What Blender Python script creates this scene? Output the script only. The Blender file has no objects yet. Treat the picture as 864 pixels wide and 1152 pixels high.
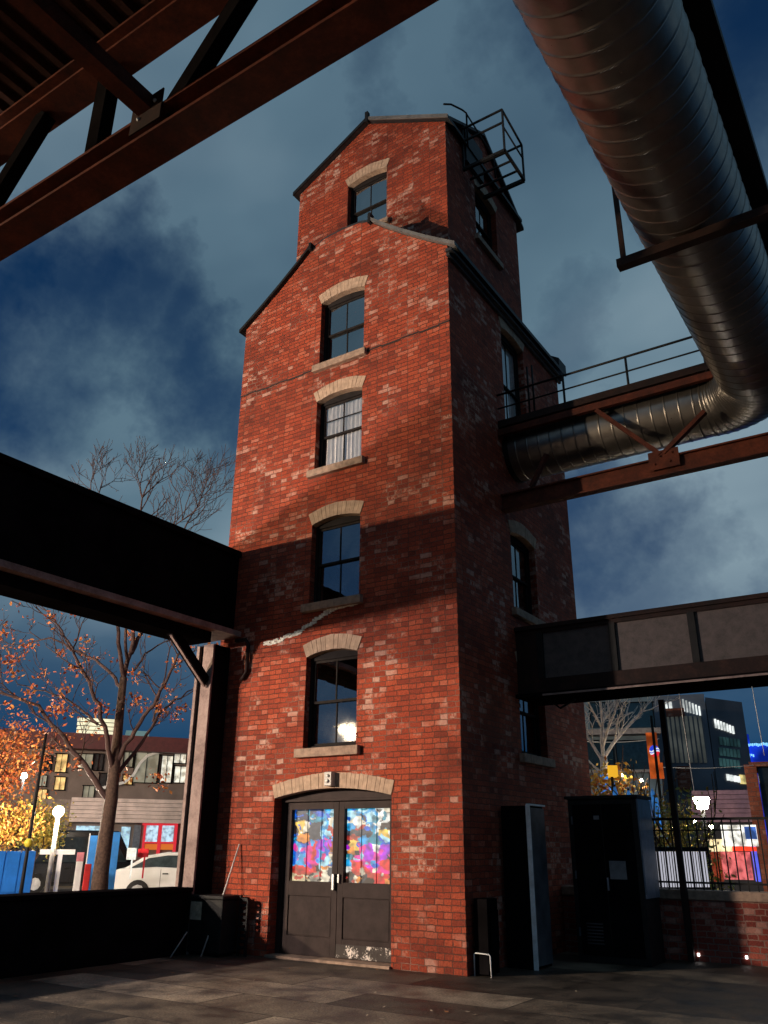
import bpy, bmesh, math, random
import numpy as np
from mathutils import Vector, Matrix, noise
random.seed(7)
R_ = math.radians
sc = bpy.context.scene
COL = sc.collection

# ------------------------------------------------------------------ camera
CAM = np.array([5.91, -11.07, 1.60])
FPX, PITCH, ROLL, YAW = 925.24, 0.386284, 0.0077076, -0.58286
def basis():
    cp, sp = math.cos(PITCH), math.sin(PITCH)
    F = np.array([math.sin(YAW)*cp, math.cos(YAW)*cp, sp])
    Rt = np.array([math.cos(YAW), -math.sin(YAW), 0.0])
    U = np.cross(Rt, F)
    return Rt*math.cos(ROLL)+U*math.sin(ROLL), U*math.cos(ROLL)-Rt*math.sin(ROLL), F
RT, UP, FW = basis()
cam_d = bpy.data.cameras.new('camera'); cam = bpy.data.objects.new('camera', cam_d); COL.objects.link(cam)
M4 = Matrix(((RT[0], UP[0], -FW[0], CAM[0]), (RT[1], UP[1], -FW[1], CAM[1]), (RT[2], UP[2], -FW[2], CAM[2]), (0, 0, 0, 1)))
cam.matrix_world = M4
cam_d.sensor_fit = 'HORIZONTAL'; cam_d.sensor_width = 36; cam_d.lens = FPX/864*36
cam_d.clip_end = 3000; cam_d.clip_start = 0.05
sc.camera = cam

# ------------------------------------------------------------------ world : night sky with broken cloud lit by the city
HOLES = [(380, 630, 4.5, .9, 1), (-20, 375, 3.2, .9), (60, 388, 2.6, .8), (130, 405, 2.2, .75), (200, 445, 1.8, .75), (250, 482, 1.8, .8), (455, 40, 1.6, .45), (690, 585, 2.6, .85), (745, 640, 2.2, .6), (880, -20, 4.5, .9), (640, 350, 1.6, .35)]
world = bpy.data.worlds.new('World'); sc.world = world; world.use_nodes = True
wn = world.node_tree; wn.nodes.clear()
def N(t, typ, **kw):
    n = t.nodes.new(typ)
    for k, v in kw.items():
        if k.startswith('_'): setattr(n, k[1:], v)
        else: n.inputs[k.replace('__', ' ')].default_value = v
    return n
def ramp(t, pts, interp='LINEAR'):
    n = t.nodes.new('ShaderNodeValToRGB'); cr = n.color_ramp; cr.interpolation = interp
    while len(cr.elements) > 1: cr.elements.remove(cr.elements[-1])
    cr.elements[0].position = pts[0][0]; cr.elements[0].color = (*pts[0][1], 1)
    for p, c in pts[1:]:
        e = cr.elements.new(p); e.color = (*c, 1)
    return n
tc = N(wn, 'ShaderNodeTexCoord')
sep = N(wn, 'ShaderNodeSeparateXYZ'); wn.links.new(tc.outputs['Generated'], sep.inputs[0])
zz = N(wn, 'ShaderNodeMath', _operation='MAXIMUM'); zz.inputs[1].default_value = 0.0; wn.links.new(sep.outputs[2], zz.inputs[0])
za = N(wn, 'ShaderNodeMath', _operation='ADD'); za.inputs[1].default_value = 0.22; wn.links.new(zz.outputs[0], za.inputs[0])
dx = N(wn, 'ShaderNodeMath', _operation='DIVIDE'); wn.links.new(sep.outputs[0], dx.inputs[0]); wn.links.new(za.outputs[0], dx.inputs[1])
dy = N(wn, 'ShaderNodeMath', _operation='DIVIDE'); wn.links.new(sep.outputs[1], dy.inputs[0]); wn.links.new(za.outputs[0], dy.inputs[1])
cmb = N(wn, 'ShaderNodeCombineXYZ'); wn.links.new(dx.outputs[0], cmb.inputs[0]); wn.links.new(dy.outputs[0], cmb.inputs[1])
SKY_OFF = (0.0, 0.0, 0.0)
mp = N(wn, 'ShaderNodeMapping'); mp.inputs['Location'].default_value = (3.1, 1.7, 0.4); mp.inputs['Scale'].default_value = (1.0, 1.25, 1)
mp.inputs['Rotation'].default_value = (0, 0, 0.5)
wn.links.new(cmb.outputs[0], mp.inputs[0])
n1 = N(wn, 'ShaderNodeTexNoise', Scale=1.15, Detail=5.0, Roughness=0.5, Distortion=0.25); wn.links.new(mp.outputs[0], n1.inputs['Vector'])
n2 = N(wn, 'ShaderNodeTexNoise', Scale=3.2, Detail=4.0, Roughness=0.55); wn.links.new(mp.outputs[0], n2.inputs['Vector'])
# ragged breaks in the cloud deck, given as directions in the sky
wv = N(wn, 'ShaderNodeVectorMath', _operation='SUBTRACT'); wv.inputs[1].default_value = (.5, .5, .5)
nw = N(wn, 'ShaderNodeTexNoise', Scale=2.4, Detail=7.0, Roughness=.62); wn.links.new(tc.outputs['Generated'], nw.inputs['Vector']); wn.links.new(nw.outputs['Color'], wv.inputs[0])
ws = N(wn, 'ShaderNodeVectorMath', _operation='SCALE'); ws.inputs['Scale'].default_value = .60; wn.links.new(wv.outputs[0], ws.inputs[0])
wa = N(wn, 'ShaderNodeVectorMath', _operation='ADD'); wn.links.new(tc.outputs['Generated'], wa.inputs[0]); wn.links.new(ws.outputs[0], wa.inputs[1])
wno = N(wn, 'ShaderNodeVectorMath', _operation='NORMALIZE'); wn.links.new(wa.outputs[0], wno.inputs[0])
acc = None
for (hx, hy, rad_, st_, *mir) in HOLES:
    d_ = FW*FPX+RT*(hx-432)-UP*(hy-576); d_ = d_/np.linalg.norm(d_)
    if mir: d_[1] *= -1
    dt = N(wn, 'ShaderNodeVectorMath', _operation='DOT_PRODUCT'); dt.inputs[1].default_value = tuple(d_); wn.links.new(wno.outputs[0], dt.inputs[0])
    mr = N(wn, 'ShaderNodeMapRange', _interpolation_type='LINEAR'); mr.inputs['From Min'].default_value = math.cos(R_(rad_*2.9)); mr.inputs['From Max'].default_value = math.cos(R_(rad_*.2)); mr.inputs['To Max'].default_value = st_
    wn.links.new(dt.outputs['Value'], mr.inputs['Value'])
    if acc is None: acc = mr.outputs[0]
    else:
        ad = N(wn, 'ShaderNodeMath', _operation='MAXIMUM'); wn.links.new(acc, ad.inputs[0]); wn.links.new(mr.outputs[0], ad.inputs[1]); acc = ad.outputs[0]
nc = ramp(wn, [(.28, (.72, .72, .72)), (.46, (.95, .95, .95)), (.56, (1, 1, 1))]); wn.links.new(n1.outputs['Fac'], nc.inputs[0])
lowc = N(wn, 'ShaderNodeMapRange'); lowc.inputs['From Min'].default_value = .10; lowc.inputs['From Max'].default_value = .30; wn.links.new(zz.outputs[0], lowc.inputs['Value'])
cv0 = N(wn, 'ShaderNodeMath', _operation='SUBTRACT'); wn.links.new(nc.outputs[0], cv0.inputs[0]); wn.links.new(acc, cv0.inputs[1])
covm = N(wn, 'ShaderNodeMath', _operation='MULTIPLY', _use_clamp=True); wn.links.new(cv0.outputs[0], covm.inputs[0]); wn.links.new(lowc.outputs[0], covm.inputs[1])
cov = covm
cl = ramp(wn, [(0.32, (0.048, 0.100, 0.152)), (0.50, (0.108, 0.186, 0.245)), (0.64, (0.22, 0.31, 0.37))])
n3 = N(wn, 'ShaderNodeTexNoise', Scale=.9, Detail=5.0, Roughness=.5); wn.links.new(mp.outputs[0], n3.inputs['Vector'])
wn.links.new(n3.outputs['Fac'], cl.inputs[0])
# clear night air between the clouds, a little paler low down
gr = ramp(wn, [(0.0, (0.012, 0.066, 0.150)), (0.25, (0.005, 0.036, 0.110)), (0.9, (0.004, 0.018, 0.055))])
wn.links.new(zz.outputs[0], gr.inputs[0])
mixs = N(wn, 'ShaderNodeMix', _data_type='RGBA'); wn.links.new(cov.outputs[0], mixs.inputs[0])
wn.links.new(gr.outputs[0], mixs.inputs[6]); wn.links.new(cl.outputs[0], mixs.inputs[7])
bg = N(wn, 'ShaderNodeBackground', Strength=1.0); wn.links.new(mixs.outputs[2], bg.inputs[0])
# last twilight of a sun far below the horizon
skyt = N(wn, 'ShaderNodeTexSky', _sky_type='NISHITA', _sun_disc=False, _sun_elevation=R_(-4), _sun_rotation=R_(200))
bg2 = N(wn, 'ShaderNodeBackground', Strength=0.01); wn.links.new(skyt.outputs[0], bg2.inputs[0])
add = N(wn, 'ShaderNodeAddShader'); wn.links.new(bg.outputs[0], add.inputs[0]); wn.links.new(bg2.outputs[0], add.inputs[1])
wo = N(wn, 'ShaderNodeOutputWorld'); wn.links.new(add.outputs[0], wo.inputs[0])

sc.view_settings.view_transform = 'Standard'; sc.view_settings.look = 'None'
sc.view_settings.exposure = 0.0; sc.view_settings.gamma = 1; sc.view_settings.use_curve_mapping = False
sc.render.engine = 'CYCLES'
sc.cycles.max_bounces = 5; sc.cycles.diffuse_bounces = 3; sc.cycles.glossy_bounces = 3; sc.cycles.transparent_max_bounces = 8
sc.cycles.sample_clamp_indirect = 4; sc.cycles.caustics_reflective = False; sc.cycles.caustics_refractive = False
sc.cycles.use_denoising = True
try: sc.cycles.denoiser = 'OPENIMAGEDENOISE'
except Exception: pass

# ------------------------------------------------------------------ helpers
def ray(px, py): return FW*FPX + RT*(px-432) - UP*(py-576)
def on_x(px, py, x): d = ray(px, py); return CAM + d*(x-CAM[0])/d[0]
def on_y(px, py, y): d = ray(px, py); return CAM + d*(y-CAM[1])/d[1]
def far(px, py, D):
    d = ray(px, py); return CAM + d*(D/math.hypot(d[0], d[1]))
WL = {}
def wloc(o): return WL.get(o.name, Vector((0, 0, 0)))
def props(o, label=None, cat=None, group=None, kind=None):
    if label: o['label'] = label
    if cat: o['category'] = cat
    if group: o['group'] = group
    if kind: o['kind'] = kind
    return o
def thing(name, loc, label, cat, group=None):
    o = bpy.data.objects.new(name, None); COL.objects.link(o); o.location = loc; o.empty_display_size = .2
    WL[o.name] = Vector(loc)
    return props(o, label, cat, group)
class MB:
    def __init__(s): s.v = []; s.f = []; s.m = []; s.sm = []
    def add(s, vs, fs, mi=0, smooth=False):
        b = len(s.v); s.v += [tuple(map(float, v)) for v in vs]
        for f in fs: s.f.append(tuple(b+i for i in f)); s.m.append(mi); s.sm.append(smooth)
        return s
    def box(s, x0, x1, y0, y1, z0, z1, mi=0):
        if x0 > x1: x0, x1 = x1, x0
        if y0 > y1: y0, y1 = y1, y0
        vs = [(x, y, z) for z in (z0, z1) for x, y in ((x0, y0), (x1, y0), (x1, y1), (x0, y1))]
        return s.add(vs, [(3, 2, 1, 0), (4, 5, 6, 7), (0, 1, 5, 4), (1, 2, 6, 5), (2, 3, 7, 6), (3, 0, 4, 7)], mi)
    def fbox(s, O, ax, ay, az, mi=0):
        O, ax, ay, az = map(np.array, (O, ax, ay, az))
        vs = [O, O+ax, O+ax+ay, O+ay, O+az, O+ax+az, O+ax+ay+az, O+ay+az]
        fs = [(3, 2, 1, 0), (4, 5, 6, 7), (0, 1, 5, 4), (1, 2, 6, 5), (2, 3, 7, 6), (3, 0, 4, 7)]
        if np.dot(np.cross(ax, ay), az) < 0: fs = [tuple(reversed(f)) for f in fs]
        return s.add(vs, fs, mi)
    def beam(s, p0, p1, w, h, up=(0, 0, 1), mi=0):
        p0, p1 = np.array(p0, float), np.array(p1, float); d = p1-p0; L = np.linalg.norm(d); d /= L
        up = np.array(up, float); sd = np.cross(d, up)
        if np.linalg.norm(sd) < 1e-4: sd = np.cross(d, (1, 0, 0))
        sd /= np.linalg.norm(sd); u = np.cross(sd, d)
        return s.fbox(p0-sd*w/2-u*h/2, sd*w, u*h, d*L, mi)
    def tube(s, pts, rad, n=8, mi=0, cap=True, smooth=True):
        pts = [np.array(p, float) for p in pts]
        if not hasattr(rad, '__len__'): rad = [rad]*len(pts)
        ref = np.array([0.13, 0.21, 0.97]); b = len(s.v); rings = []
        prev = None
        for i, p in enumerate(pts):
            t = pts[min(i+1, len(pts)-1)]-pts[max(i-1, 0)]; t = t/(np.linalg.norm(t)+1e-9)
            if prev is None:
                a = np.cross(t, ref); 
                if np.linalg.norm(a) < .2: a = np.cross(t, (1, 0, 0))
            else: a = prev-t*np.dot(prev, t)
            a /= np.linalg.norm(a)+1e-9; prev = a; c = np.cross(t, a)
            rings.append([p+rad[i]*(math.cos(2*math.pi*k/n)*a+math.sin(2*math.pi*k/n)*c) for k in range(n)])
        vs = [v for r in rings for v in r]; fs = []
        for i in range(len(pts)-1):
            for k in range(n):
                k2 = (k+1) % n; fs.append((i*n+k, i*n+k2, (i+1)*n+k2, (i+1)*n+k))
        if cap: fs += [tuple(range(n))[::-1], tuple(range((len(pts)-1)*n, len(pts)*n))]
        return s.add(vs, fs, mi, smooth)
    def sphere(s, c, r, seg=14, rings=8, mi=0, sz=1.0):
        vs = []; fs = []
        for i in range(rings+1):
            th = math.pi*i/rings
            for k in range(seg):
                a = 2*math.pi*k/seg; vs.append((c[0]+r*math.sin(th)*math.cos(a), c[1]+r*math.sin(th)*math.sin(a), c[2]+r*sz*math.cos(th)))
        for i in range(rings):
            for k in range(seg):
                k2 = (k+1) % seg; fs.append((i*seg+k, (i+1)*seg+k, (i+1)*seg+k2, i*seg+k2))
        return s.add(vs, fs, mi, True)
    def build(s, name, mats, parent=None, label=None, cat=None, group=None, kind=None, bevel=0):
        if not isinstance(mats, (list, tuple)): mats = [mats]
        V_ = np.array(s.v)
        if parent is None:
            lo, hi = V_.min(0), V_.max(0); O = Vector(((lo[0]+hi[0])/2, (lo[1]+hi[1])/2, lo[2]))
        else: O = Vector((0, 0, 0))
        me = bpy.data.meshes.new(name); me.from_pydata([tuple(np.array(v)-np.array(O)) for v in s.v], [], s.f)
        for m in mats: me.materials.append(m)
        me.polygons.foreach_set('material_index', s.m); me.polygons.foreach_set('use_smooth', s.sm)
        me.validate(); me.update()
        o = bpy.data.objects.new(name, me); COL.objects.link(o)
        if parent is not None:
            o.parent = parent; o.location = -wloc(parent); WL[o.name] = Vector((0, 0, 0))
        else: o.location = O; WL[o.name] = O
        if bevel:
            b = o.modifiers.new('bevel', 'BEVEL'); b.width = bevel; b.segments = 2; b.limit_method = 'ANGLE'
        return props(o, label, cat, group, kind)

def plate(name, outline, holes, thick, to3d, mats, parent):
    """flat plate with holes; outline/holes in 2D, to3d maps (u, v, w) with w in [0, thick]"""
    cu = bpy.data.curves.new('tmp', 'CURVE'); cu.dimensions = '2D'; cu.fill_mode = 'BOTH'; cu.extrude = thick/2
    for poly in [outline]+holes:
        sp = cu.splines.new('POLY'); sp.points.add(len(poly)-1)
        for p, q in zip(sp.points, poly): p.co = (q[0], q[1], 0, 1)
        sp.use_cyclic_u = True
    ob = bpy.data.objects.new('tmp', cu); COL.objects.link(ob)
    dg = bpy.context.evaluated_depsgraph_get(); dg.update()
    me = bpy.data.meshes.new_from_object(ob.evaluated_get(dg))
    bpy.data.objects.remove(ob); bpy.data.curves.remove(cu)
    b = MB(); b.v = [tuple(to3d(v.co.x, v.co.y, v.co.z+thick/2)) for v in me.vertices]
    b.f = [tuple(p.vertices) for p in me.polygons]; b.m = [0]*len(b.f); b.sm = [False]*len(b.f)
    bpy.data.meshes.remove(me)
    o = b.build(name, mats, parent)
    bm = bmesh.new(); bm.from_mesh(o.data); bmesh.ops.remove_doubles(bm, verts=bm.verts, dist=1e-4)
    bmesh.ops.recalc_face_normals(bm, faces=bm.faces); bm.to_mesh(o.data); bm.free()
    return o

# ------------------------------------------------------------------ materials
def mat(name): 
    m = bpy.data.materials.new(name); m.use_nodes = True; t = m.node_tree
    return m, t, t.nodes['Principled BSDF']
def simple(name, col, rough=.6, metal=0, var=.25, scale=6, bump=.0, col2=None, spec=None, detail=6):
    m, t, p = mat(name)
    tcn = N(t, 'ShaderNodeTexCoord'); nz = N(t, 'ShaderNodeTexNoise', Scale=scale, Detail=float(detail), Roughness=.6)
    t.links.new(tcn.outputs['Object'], nz.inputs['Vector'])
    c2 = col2 or tuple(c*(1-var) for c in col); c1 = tuple(min(1, c*(1+var)) for c in col) if not col2 else col
    r = ramp(t, [(.35, c2), (.65, c1)]); t.links.new(nz.outputs['Fac'], r.inputs[0]); t.links.new(r.outputs[0], p.inputs['Base Color'])
    p.inputs['Roughness'].default_value = rough; p.inputs['Metallic'].default_value = metal
    if spec is not None: p.inputs['Specular IOR Level'].default_value = spec
    if bump:
        b = N(t, 'ShaderNodeBump', Strength=bump, Distance=.02); t.links.new(nz.outputs['Fac'], b.inputs['Height']); t.links.new(b.outputs[0], p.inputs['Normal'])
    return m
def emit(name, col, s=1.0, pattern=None):
    m, t, p = mat(name); p.inputs['Base Color'].default_value = (*[c*.5 for c in col], 1)
    p.inputs['Emission Color'].default_value = (*col, 1); p.inputs['Emission Strength'].default_value = s
    if pattern:
        tcn = N(t, 'ShaderNodeTexCoord'); nz = N(t, 'ShaderNodeTexNoise', Scale=pattern, Detail=4.0)
        t.links.new(tcn.outputs['Object'], nz.inputs['Vector'])
        r = ramp(t, [(.38, tuple(c*.25 for c in col)), (.6, col)]); t.links.new(nz.outputs['Fac'], r.inputs[0])
        t.links.new(r.outputs[0], p.inputs['Emission Color'])
    return m
def uv_wall(t):
    """metres along the wall / up the wall from position, side chosen by the true normal"""
    g = N(t, 'ShaderNodeNewGeometry'); s1 = N(t, 'ShaderNodeSeparateXYZ'); t.links.new(g.outputs['Position'], s1.inputs[0])
    s2 = N(t, 'ShaderNodeSeparateXYZ'); t.links.new(g.outputs['True Normal'], s2.inputs[0])
    ab = N(t, 'ShaderNodeMath', _operation='ABSOLUTE'); t.links.new(s2.outputs[0], ab.inputs[0])
    gt = N(t, 'ShaderNodeMath', _operation='GREATER_THAN'); gt.inputs[1].default_value = .6; t.links.new(ab.outputs[0], gt.inputs[0])
    mx = N(t, 'ShaderNodeMix', _data_type='FLOAT'); t.links.new(gt.outputs[0], mx.inputs[0]); t.links.new(s1.outputs[0], mx.inputs[2]); t.links.new(s1.outputs[1], mx.inputs[3])
    c = N(t, 'ShaderNodeCombineXYZ'); t.links.new(mx.outputs[0], c.inputs[0]); t.links.new(s1.outputs[2], c.inputs[1])
    return c.outputs[0], g
def brick_mat(name, tones, bw=.222, rh=.0845, mortar=(.16, .12, .10), pale=.5, bumpd=.02, ms=.009):
    m, t, p = mat(name); uv, g = uv_wall(t)
    nzd = N(t, 'ShaderNodeTexNoise', Scale=7.0, Detail=4.0); t.links.new(g.outputs['Position'], nzd.inputs['Vector'])
    sb = N(t, 'ShaderNodeVectorMath', _operation='SUBTRACT'); sb.inputs[1].default_value = (.5, .5, .5); t.links.new(nzd.outputs['Color'], sb.inputs[0])
    scn = N(t, 'ShaderNodeVectorMath', _operation='SCALE'); scn.inputs['Scale'].default_value = .035; t.links.new(sb.outputs[0], scn.inputs[0])
    av = N(t, 'ShaderNodeVectorMath', _operation='ADD'); t.links.new(uv, av.inputs[0]); t.links.new(scn.outputs[0], av.inputs[1])
    br = t.nodes.new('ShaderNodeTexBrick'); br.offset = .5; br.squash = .62; br.squash_frequency = 2
    for k, v in dict(Scale=1.0).items(): br.inputs[k].default_value = v
    br.inputs['Color1'].default_value = (0, 0, 0, 1); br.inputs['Color2'].default_value = (1, 1, 1, 1); br.inputs['Mortar'].default_value = (.5, .5, .5, 1)
    br.inputs['Mortar Size'].default_value = ms; br.inputs['Mortar Smooth'].default_value = .4; br.inputs['Brick Width'].default_value = bw; br.inputs['Row Height'].default_value = rh
    nzf = N(t, 'ShaderNodeTexNoise', Scale=34.0, Detail=3.0); t.links.new(g.outputs['Position'], nzf.inputs['Vector'])
    sbf = N(t, 'ShaderNodeVectorMath', _operation='SUBTRACT'); sbf.inputs[1].default_value = (.5, .5, .5); t.links.new(nzf.outputs['Color'], sbf.inputs[0])
    scf = N(t, 'ShaderNodeVectorMath', _operation='SCALE'); scf.inputs['Scale'].default_value = .022; t.links.new(sbf.outputs[0], scf.inputs[0])
    avf = N(t, 'ShaderNodeVectorMath', _operation='ADD'); t.links.new(av.outputs[0], avf.inputs[0]); t.links.new(scf.outputs[0], avf.inputs[1])
    t.links.new(avf.outputs[0], br.inputs['Vector'])
    rp = ramp(t, tones); t.links.new(br.outputs['Color'], rp.inputs[0])
    # weathered patches: soot and lime bloom that stay on the wall
    big = N(t, 'ShaderNodeTexNoise', Scale=.55, Detail=5.0, Roughness=.6, Distortion=.4); t.links.new(g.outputs['Position'], big.inputs['Vector'])
    rb = ramp(t, [(.33, (.52, .49, .50)), (.48, (.95, .95, .95)), (.68, (1.2, 1.12, 1.0))]); t.links.new(big.outputs['Fac'], rb.inputs[0])
    m1 = N(t, 'ShaderNodeMix', _data_type='RGBA', _blend_type='MULTIPLY'); m1.inputs[0].default_value = 1
    t.links.new(rp.outputs[0], m1.inputs[6]); t.links.new(rb.outputs[0], m1.inputs[7])
    # fine grain
    fn = N(t, 'ShaderNodeTexNoise', Scale=38.0, Detail=5.0, Roughness=.7); t.links.new(g.outputs['Position'], fn.inputs['Vector'])
    rf = ramp(t, [(.3, (.50, .47, .47)), (.7, (1.35, 1.32, 1.32))]); t.links.new(fn.outputs['Fac'], rf.inputs[0])
    m2 = N(t, 'ShaderNodeMix', _data_type='RGBA', _blend_type='MULTIPLY'); m2.inputs[0].default_value = 1
    t.links.new(m1.outputs[2], m2.inputs[6]); t.links.new(rf.outputs[0], m2.inputs[7])
    # lime bloom: pale on some bricks only, in patches
    b2 = N(t, 'ShaderNodeTexNoise', Scale=1.0, Detail=4.0, Roughness=.55, Distortion=.6); t.links.new(g.outputs['Position'], b2.inputs['Vector'])
    rl = ramp(t, [(.50, (0, 0, 0)), (.64, (1, 1, 1))]); t.links.new(b2.outputs['Fac'], rl.inputs[0])
    th = ramp(t, [(.52, (0, 0, 0)), (.66, (1, 1, 1))]); t.links.new(br.outputs['Color'], th.inputs[0])
    b3 = N(t, 'ShaderNodeTexNoise', Scale=17.0, Detail=5.0, Roughness=.7); t.links.new(g.outputs['Position'], b3.inputs['Vector'])
    r3 = ramp(t, [(.46, (0, 0, 0)), (.56, (1, 1, 1))]); t.links.new(b3.outputs['Fac'], r3.inputs[0])
    mu = N(t, 'ShaderNodeMath', _operation='MULTIPLY'); t.links.new(rl.outputs[0], mu.inputs[0]); t.links.new(th.outputs[0], mu.inputs[1])
    mu2 = N(t, 'ShaderNodeMath', _operation='MULTIPLY'); t.links.new(mu.outputs[0], mu2.inputs[0]); t.links.new(r3.outputs[0], mu2.inputs[1])
    mu3 = N(t, 'ShaderNodeMath', _operation='MULTIPLY'); mu3.inputs[1].default_value = pale; t.links.new(mu2.outputs[0], mu3.inputs[0])
    m3 = N(t, 'ShaderNodeMix', _data_type='RGBA'); m3.inputs[7].default_value = (.56, .33, .25, 1)
    t.links.new(mu3.outputs[0], m3.inputs[0]); t.links.new(m2.outputs[2], m3.inputs[6])
    wp = ramp(t, [(.84, (0, 0, 0)), (.93, (1, 1, 1))]); t.links.new(br.outputs['Color'], wp.inputs[0])
    zr = ramp(t, [(.46, (0, 0, 0)), (.58, (1, 1, 1))]); t.links.new(b2.outputs['Fac'], zr.inputs[0])
    wm = N(t, 'ShaderNodeMath', _operation='MULTIPLY'); t.links.new(wp.outputs[0], wm.inputs[0]); t.links.new(zr.outputs[0], wm.inputs[1])
    wm2 = N(t, 'ShaderNodeMath', _operation='MULTIPLY'); wm2.inputs[1].default_value = pale*.6; t.links.new(wm.outputs[0], wm2.inputs[0])
    m3w = N(t, 'ShaderNodeMix', _data_type='RGBA'); m3w.inputs[7].default_value = (.56, .36, .29, 1); t.links.new(wm2.outputs[0], m3w.inputs[0]); t.links.new(m3.outputs[2], m3w.inputs[6]); m3 = m3w
    # mortar: mostly sooty, limed where the bloom is
    mc = N(t, 'ShaderNodeMix', _data_type='RGBA'); mc.inputs[6].default_value = (*mortar, 1); mc.inputs[7].default_value = (.30, .17, .13, 1)
    t.links.new(rl.outputs[0], mc.inputs[0])
    m4 = N(t, 'ShaderNodeMix', _data_type='RGBA'); t.links.new(br.outputs['Fac'], m4.inputs[0]); t.links.new(m3.outputs[2], m4.inputs[6]); t.links.new(mc.outputs[2], m4.inputs[7])
    t.links.new(m4.outputs[2], p.inputs['Base Color']); p.inputs['Roughness'].default_value = .82; p.inputs['Specular IOR Level'].default_value = .3
    inv = N(t, 'ShaderNodeMath', _operation='SUBTRACT'); inv.inputs[0].default_value = 1.0; t.links.new(br.outputs['Fac'], inv.inputs[1])
    hh = N(t, 'ShaderNodeMath', _operation='MULTIPLY_ADD'); hh.inputs[1].default_value = .55; t.links.new(fn.outputs['Fac'], hh.inputs[0]); t.links.new(inv.outputs[0], hh.inputs[2])
    hb = N(t, 'ShaderNodeMath', _operation='MULTIPLY_ADD'); hb.inputs[1].default_value = .45; t.links.new(br.outputs['Color'], hb.inputs[0]); t.links.new(hh.outputs[0], hb.inputs[2])
    bp = N(t, 'ShaderNodeBump', Strength=.95, Distance=bumpd); t.links.new(hb.outputs[0], bp.inputs['Height']); t.links.new(bp.outputs[0], p.inputs['Normal'])
    return m
BRICK = brick_mat('old_red_brick', [(0, (.21, .036, .018)), (.2, (.30, .048, .021)), (.6, (.36, .060, .025)), (.88, (.41, .080, .035)), (1, (.44, .12, .07))], mortar=(.105, .042, .028), pale=.8, bumpd=.028, ms=.0065)
BRICK2 = brick_mat('site_wall_brick', [(0, (.20, .035, .025)), (.5, (.30, .055, .035)), (1, (.36, .09, .06))], mortar=(.20, .14, .12), bw=.24, rh=.085)
BRICK3 = brick_mat('far_brick', [(0, (.26, .07, .04)), (1, (.42, .13, .07))], bw=.5, rh=.16, mortar=(.2, .1, .08), ms=.012)
STONE = simple('sandstone', (.42, .285, .20), .85, var=.22, scale=9, bump=.25)
STONE_D = simple('sill_stone', (.30, .20, .145), .85, var=.3, scale=9, bump=.2)
LIME = simple('lime_mortar', (.80, .74, .64), .95, var=.3, scale=30, bump=.4)
SLATE = simple('dark_slate', (.020, .020, .022), .6, var=.4, scale=8, bump=.1)
LEAD = simple('lead_coping', (.13, .12, .115), .6, var=.25, scale=5)
FRAME = simple('window_frame_paint', (.020, .017, .017), .8, var=.2, spec=.08)
FRAME_L = simple('sash_paint', (.022, .018, .017), .8, var=.2, spec=.08)
DOOR = simple('worn_door_paint', (.036, .023, .021), .65, spec=.15, var=.28, scale=4, bump=.12, detail=9)
IRON = simple('black_iron', (.012, .011, .011), .6, metal=.0, var=.3, spec=.2)
BLACKST = simple('black_paint_and_shade', (.007, .006, .0065), .95, var=.35, scale=2, spec=0)  # black paint; also stands for the unlit faces of the left frame
CHROME = simple('door_pull_steel', (.6, .6, .6), .3, metal=.7, var=.1)
DARKROOM = simple('dark_plaster', (.05, .05, .05), .9)
def rust(name, a, b, c, rough=.7, scale=3.5, p3=.70):
    m, t, p = mat(name); tcn = N(t, 'ShaderNodeTexCoord')
    n1 = N(t, 'ShaderNodeTexNoise', Scale=scale, Detail=8.0, Roughness=.65, Distortion=.3); n2 = N(t, 'ShaderNodeTexNoise', Scale=scale*7, Detail=6.0, Roughness=.7)
    for n in (n1, n2): t.links.new(tcn.outputs['Object'], n.inputs['Vector'])
    r = ramp(t, [(.34, a), (.52, b), (p3, c)]); mx = N(t, 'ShaderNodeMath', _operation='MULTIPLY_ADD'); mx.inputs[1].default_value = .35
    t.links.new(n2.outputs['Fac'], mx.inputs[0]); sb = N(t, 'ShaderNodeMath', _operation='MULTIPLY'); sb.inputs[1].default_value = .68
    t.links.new(n1.outputs['Fac'], sb.inputs[0]); t.links.new(sb.outputs[0], mx.inputs[2]); t.links.new(mx.outputs[0], r.inputs[0])
    t.links.new(r.outputs[0], p.inputs['Base Color']); p.inputs['Roughness'].default_value = rough
    p.inputs['Specular IOR Level'].default_value = .2
    b_ = N(t, 'ShaderNodeBump', Strength=.3, Distance=.01); t.links.new(mx.outputs[0], b_.inputs['Height']); t.links.new(b_.outputs[0], p.inputs['Normal'])
    return m
RUST = rust('rusted_red_steel', (.028, .009, .006), (.080, .018, .009), (.15, .036, .016))
RUSTD = rust('dark_rusted_steel', (.010, .007, .006), (.022, .010, .008), (.045, .019, .013))
GREYP = rust('weathered_girder_plate', (.06, .05, .048), (.10, .08, .076), (.135, .104, .096), scale=6)
PINKST = rust('lamplit_weathered_steel', (.14, .092, .082), (.27, .19, .17), (.38, .275, .245), scale=3.5)  # lamplight on the steel faces is put into this paler colour
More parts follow.
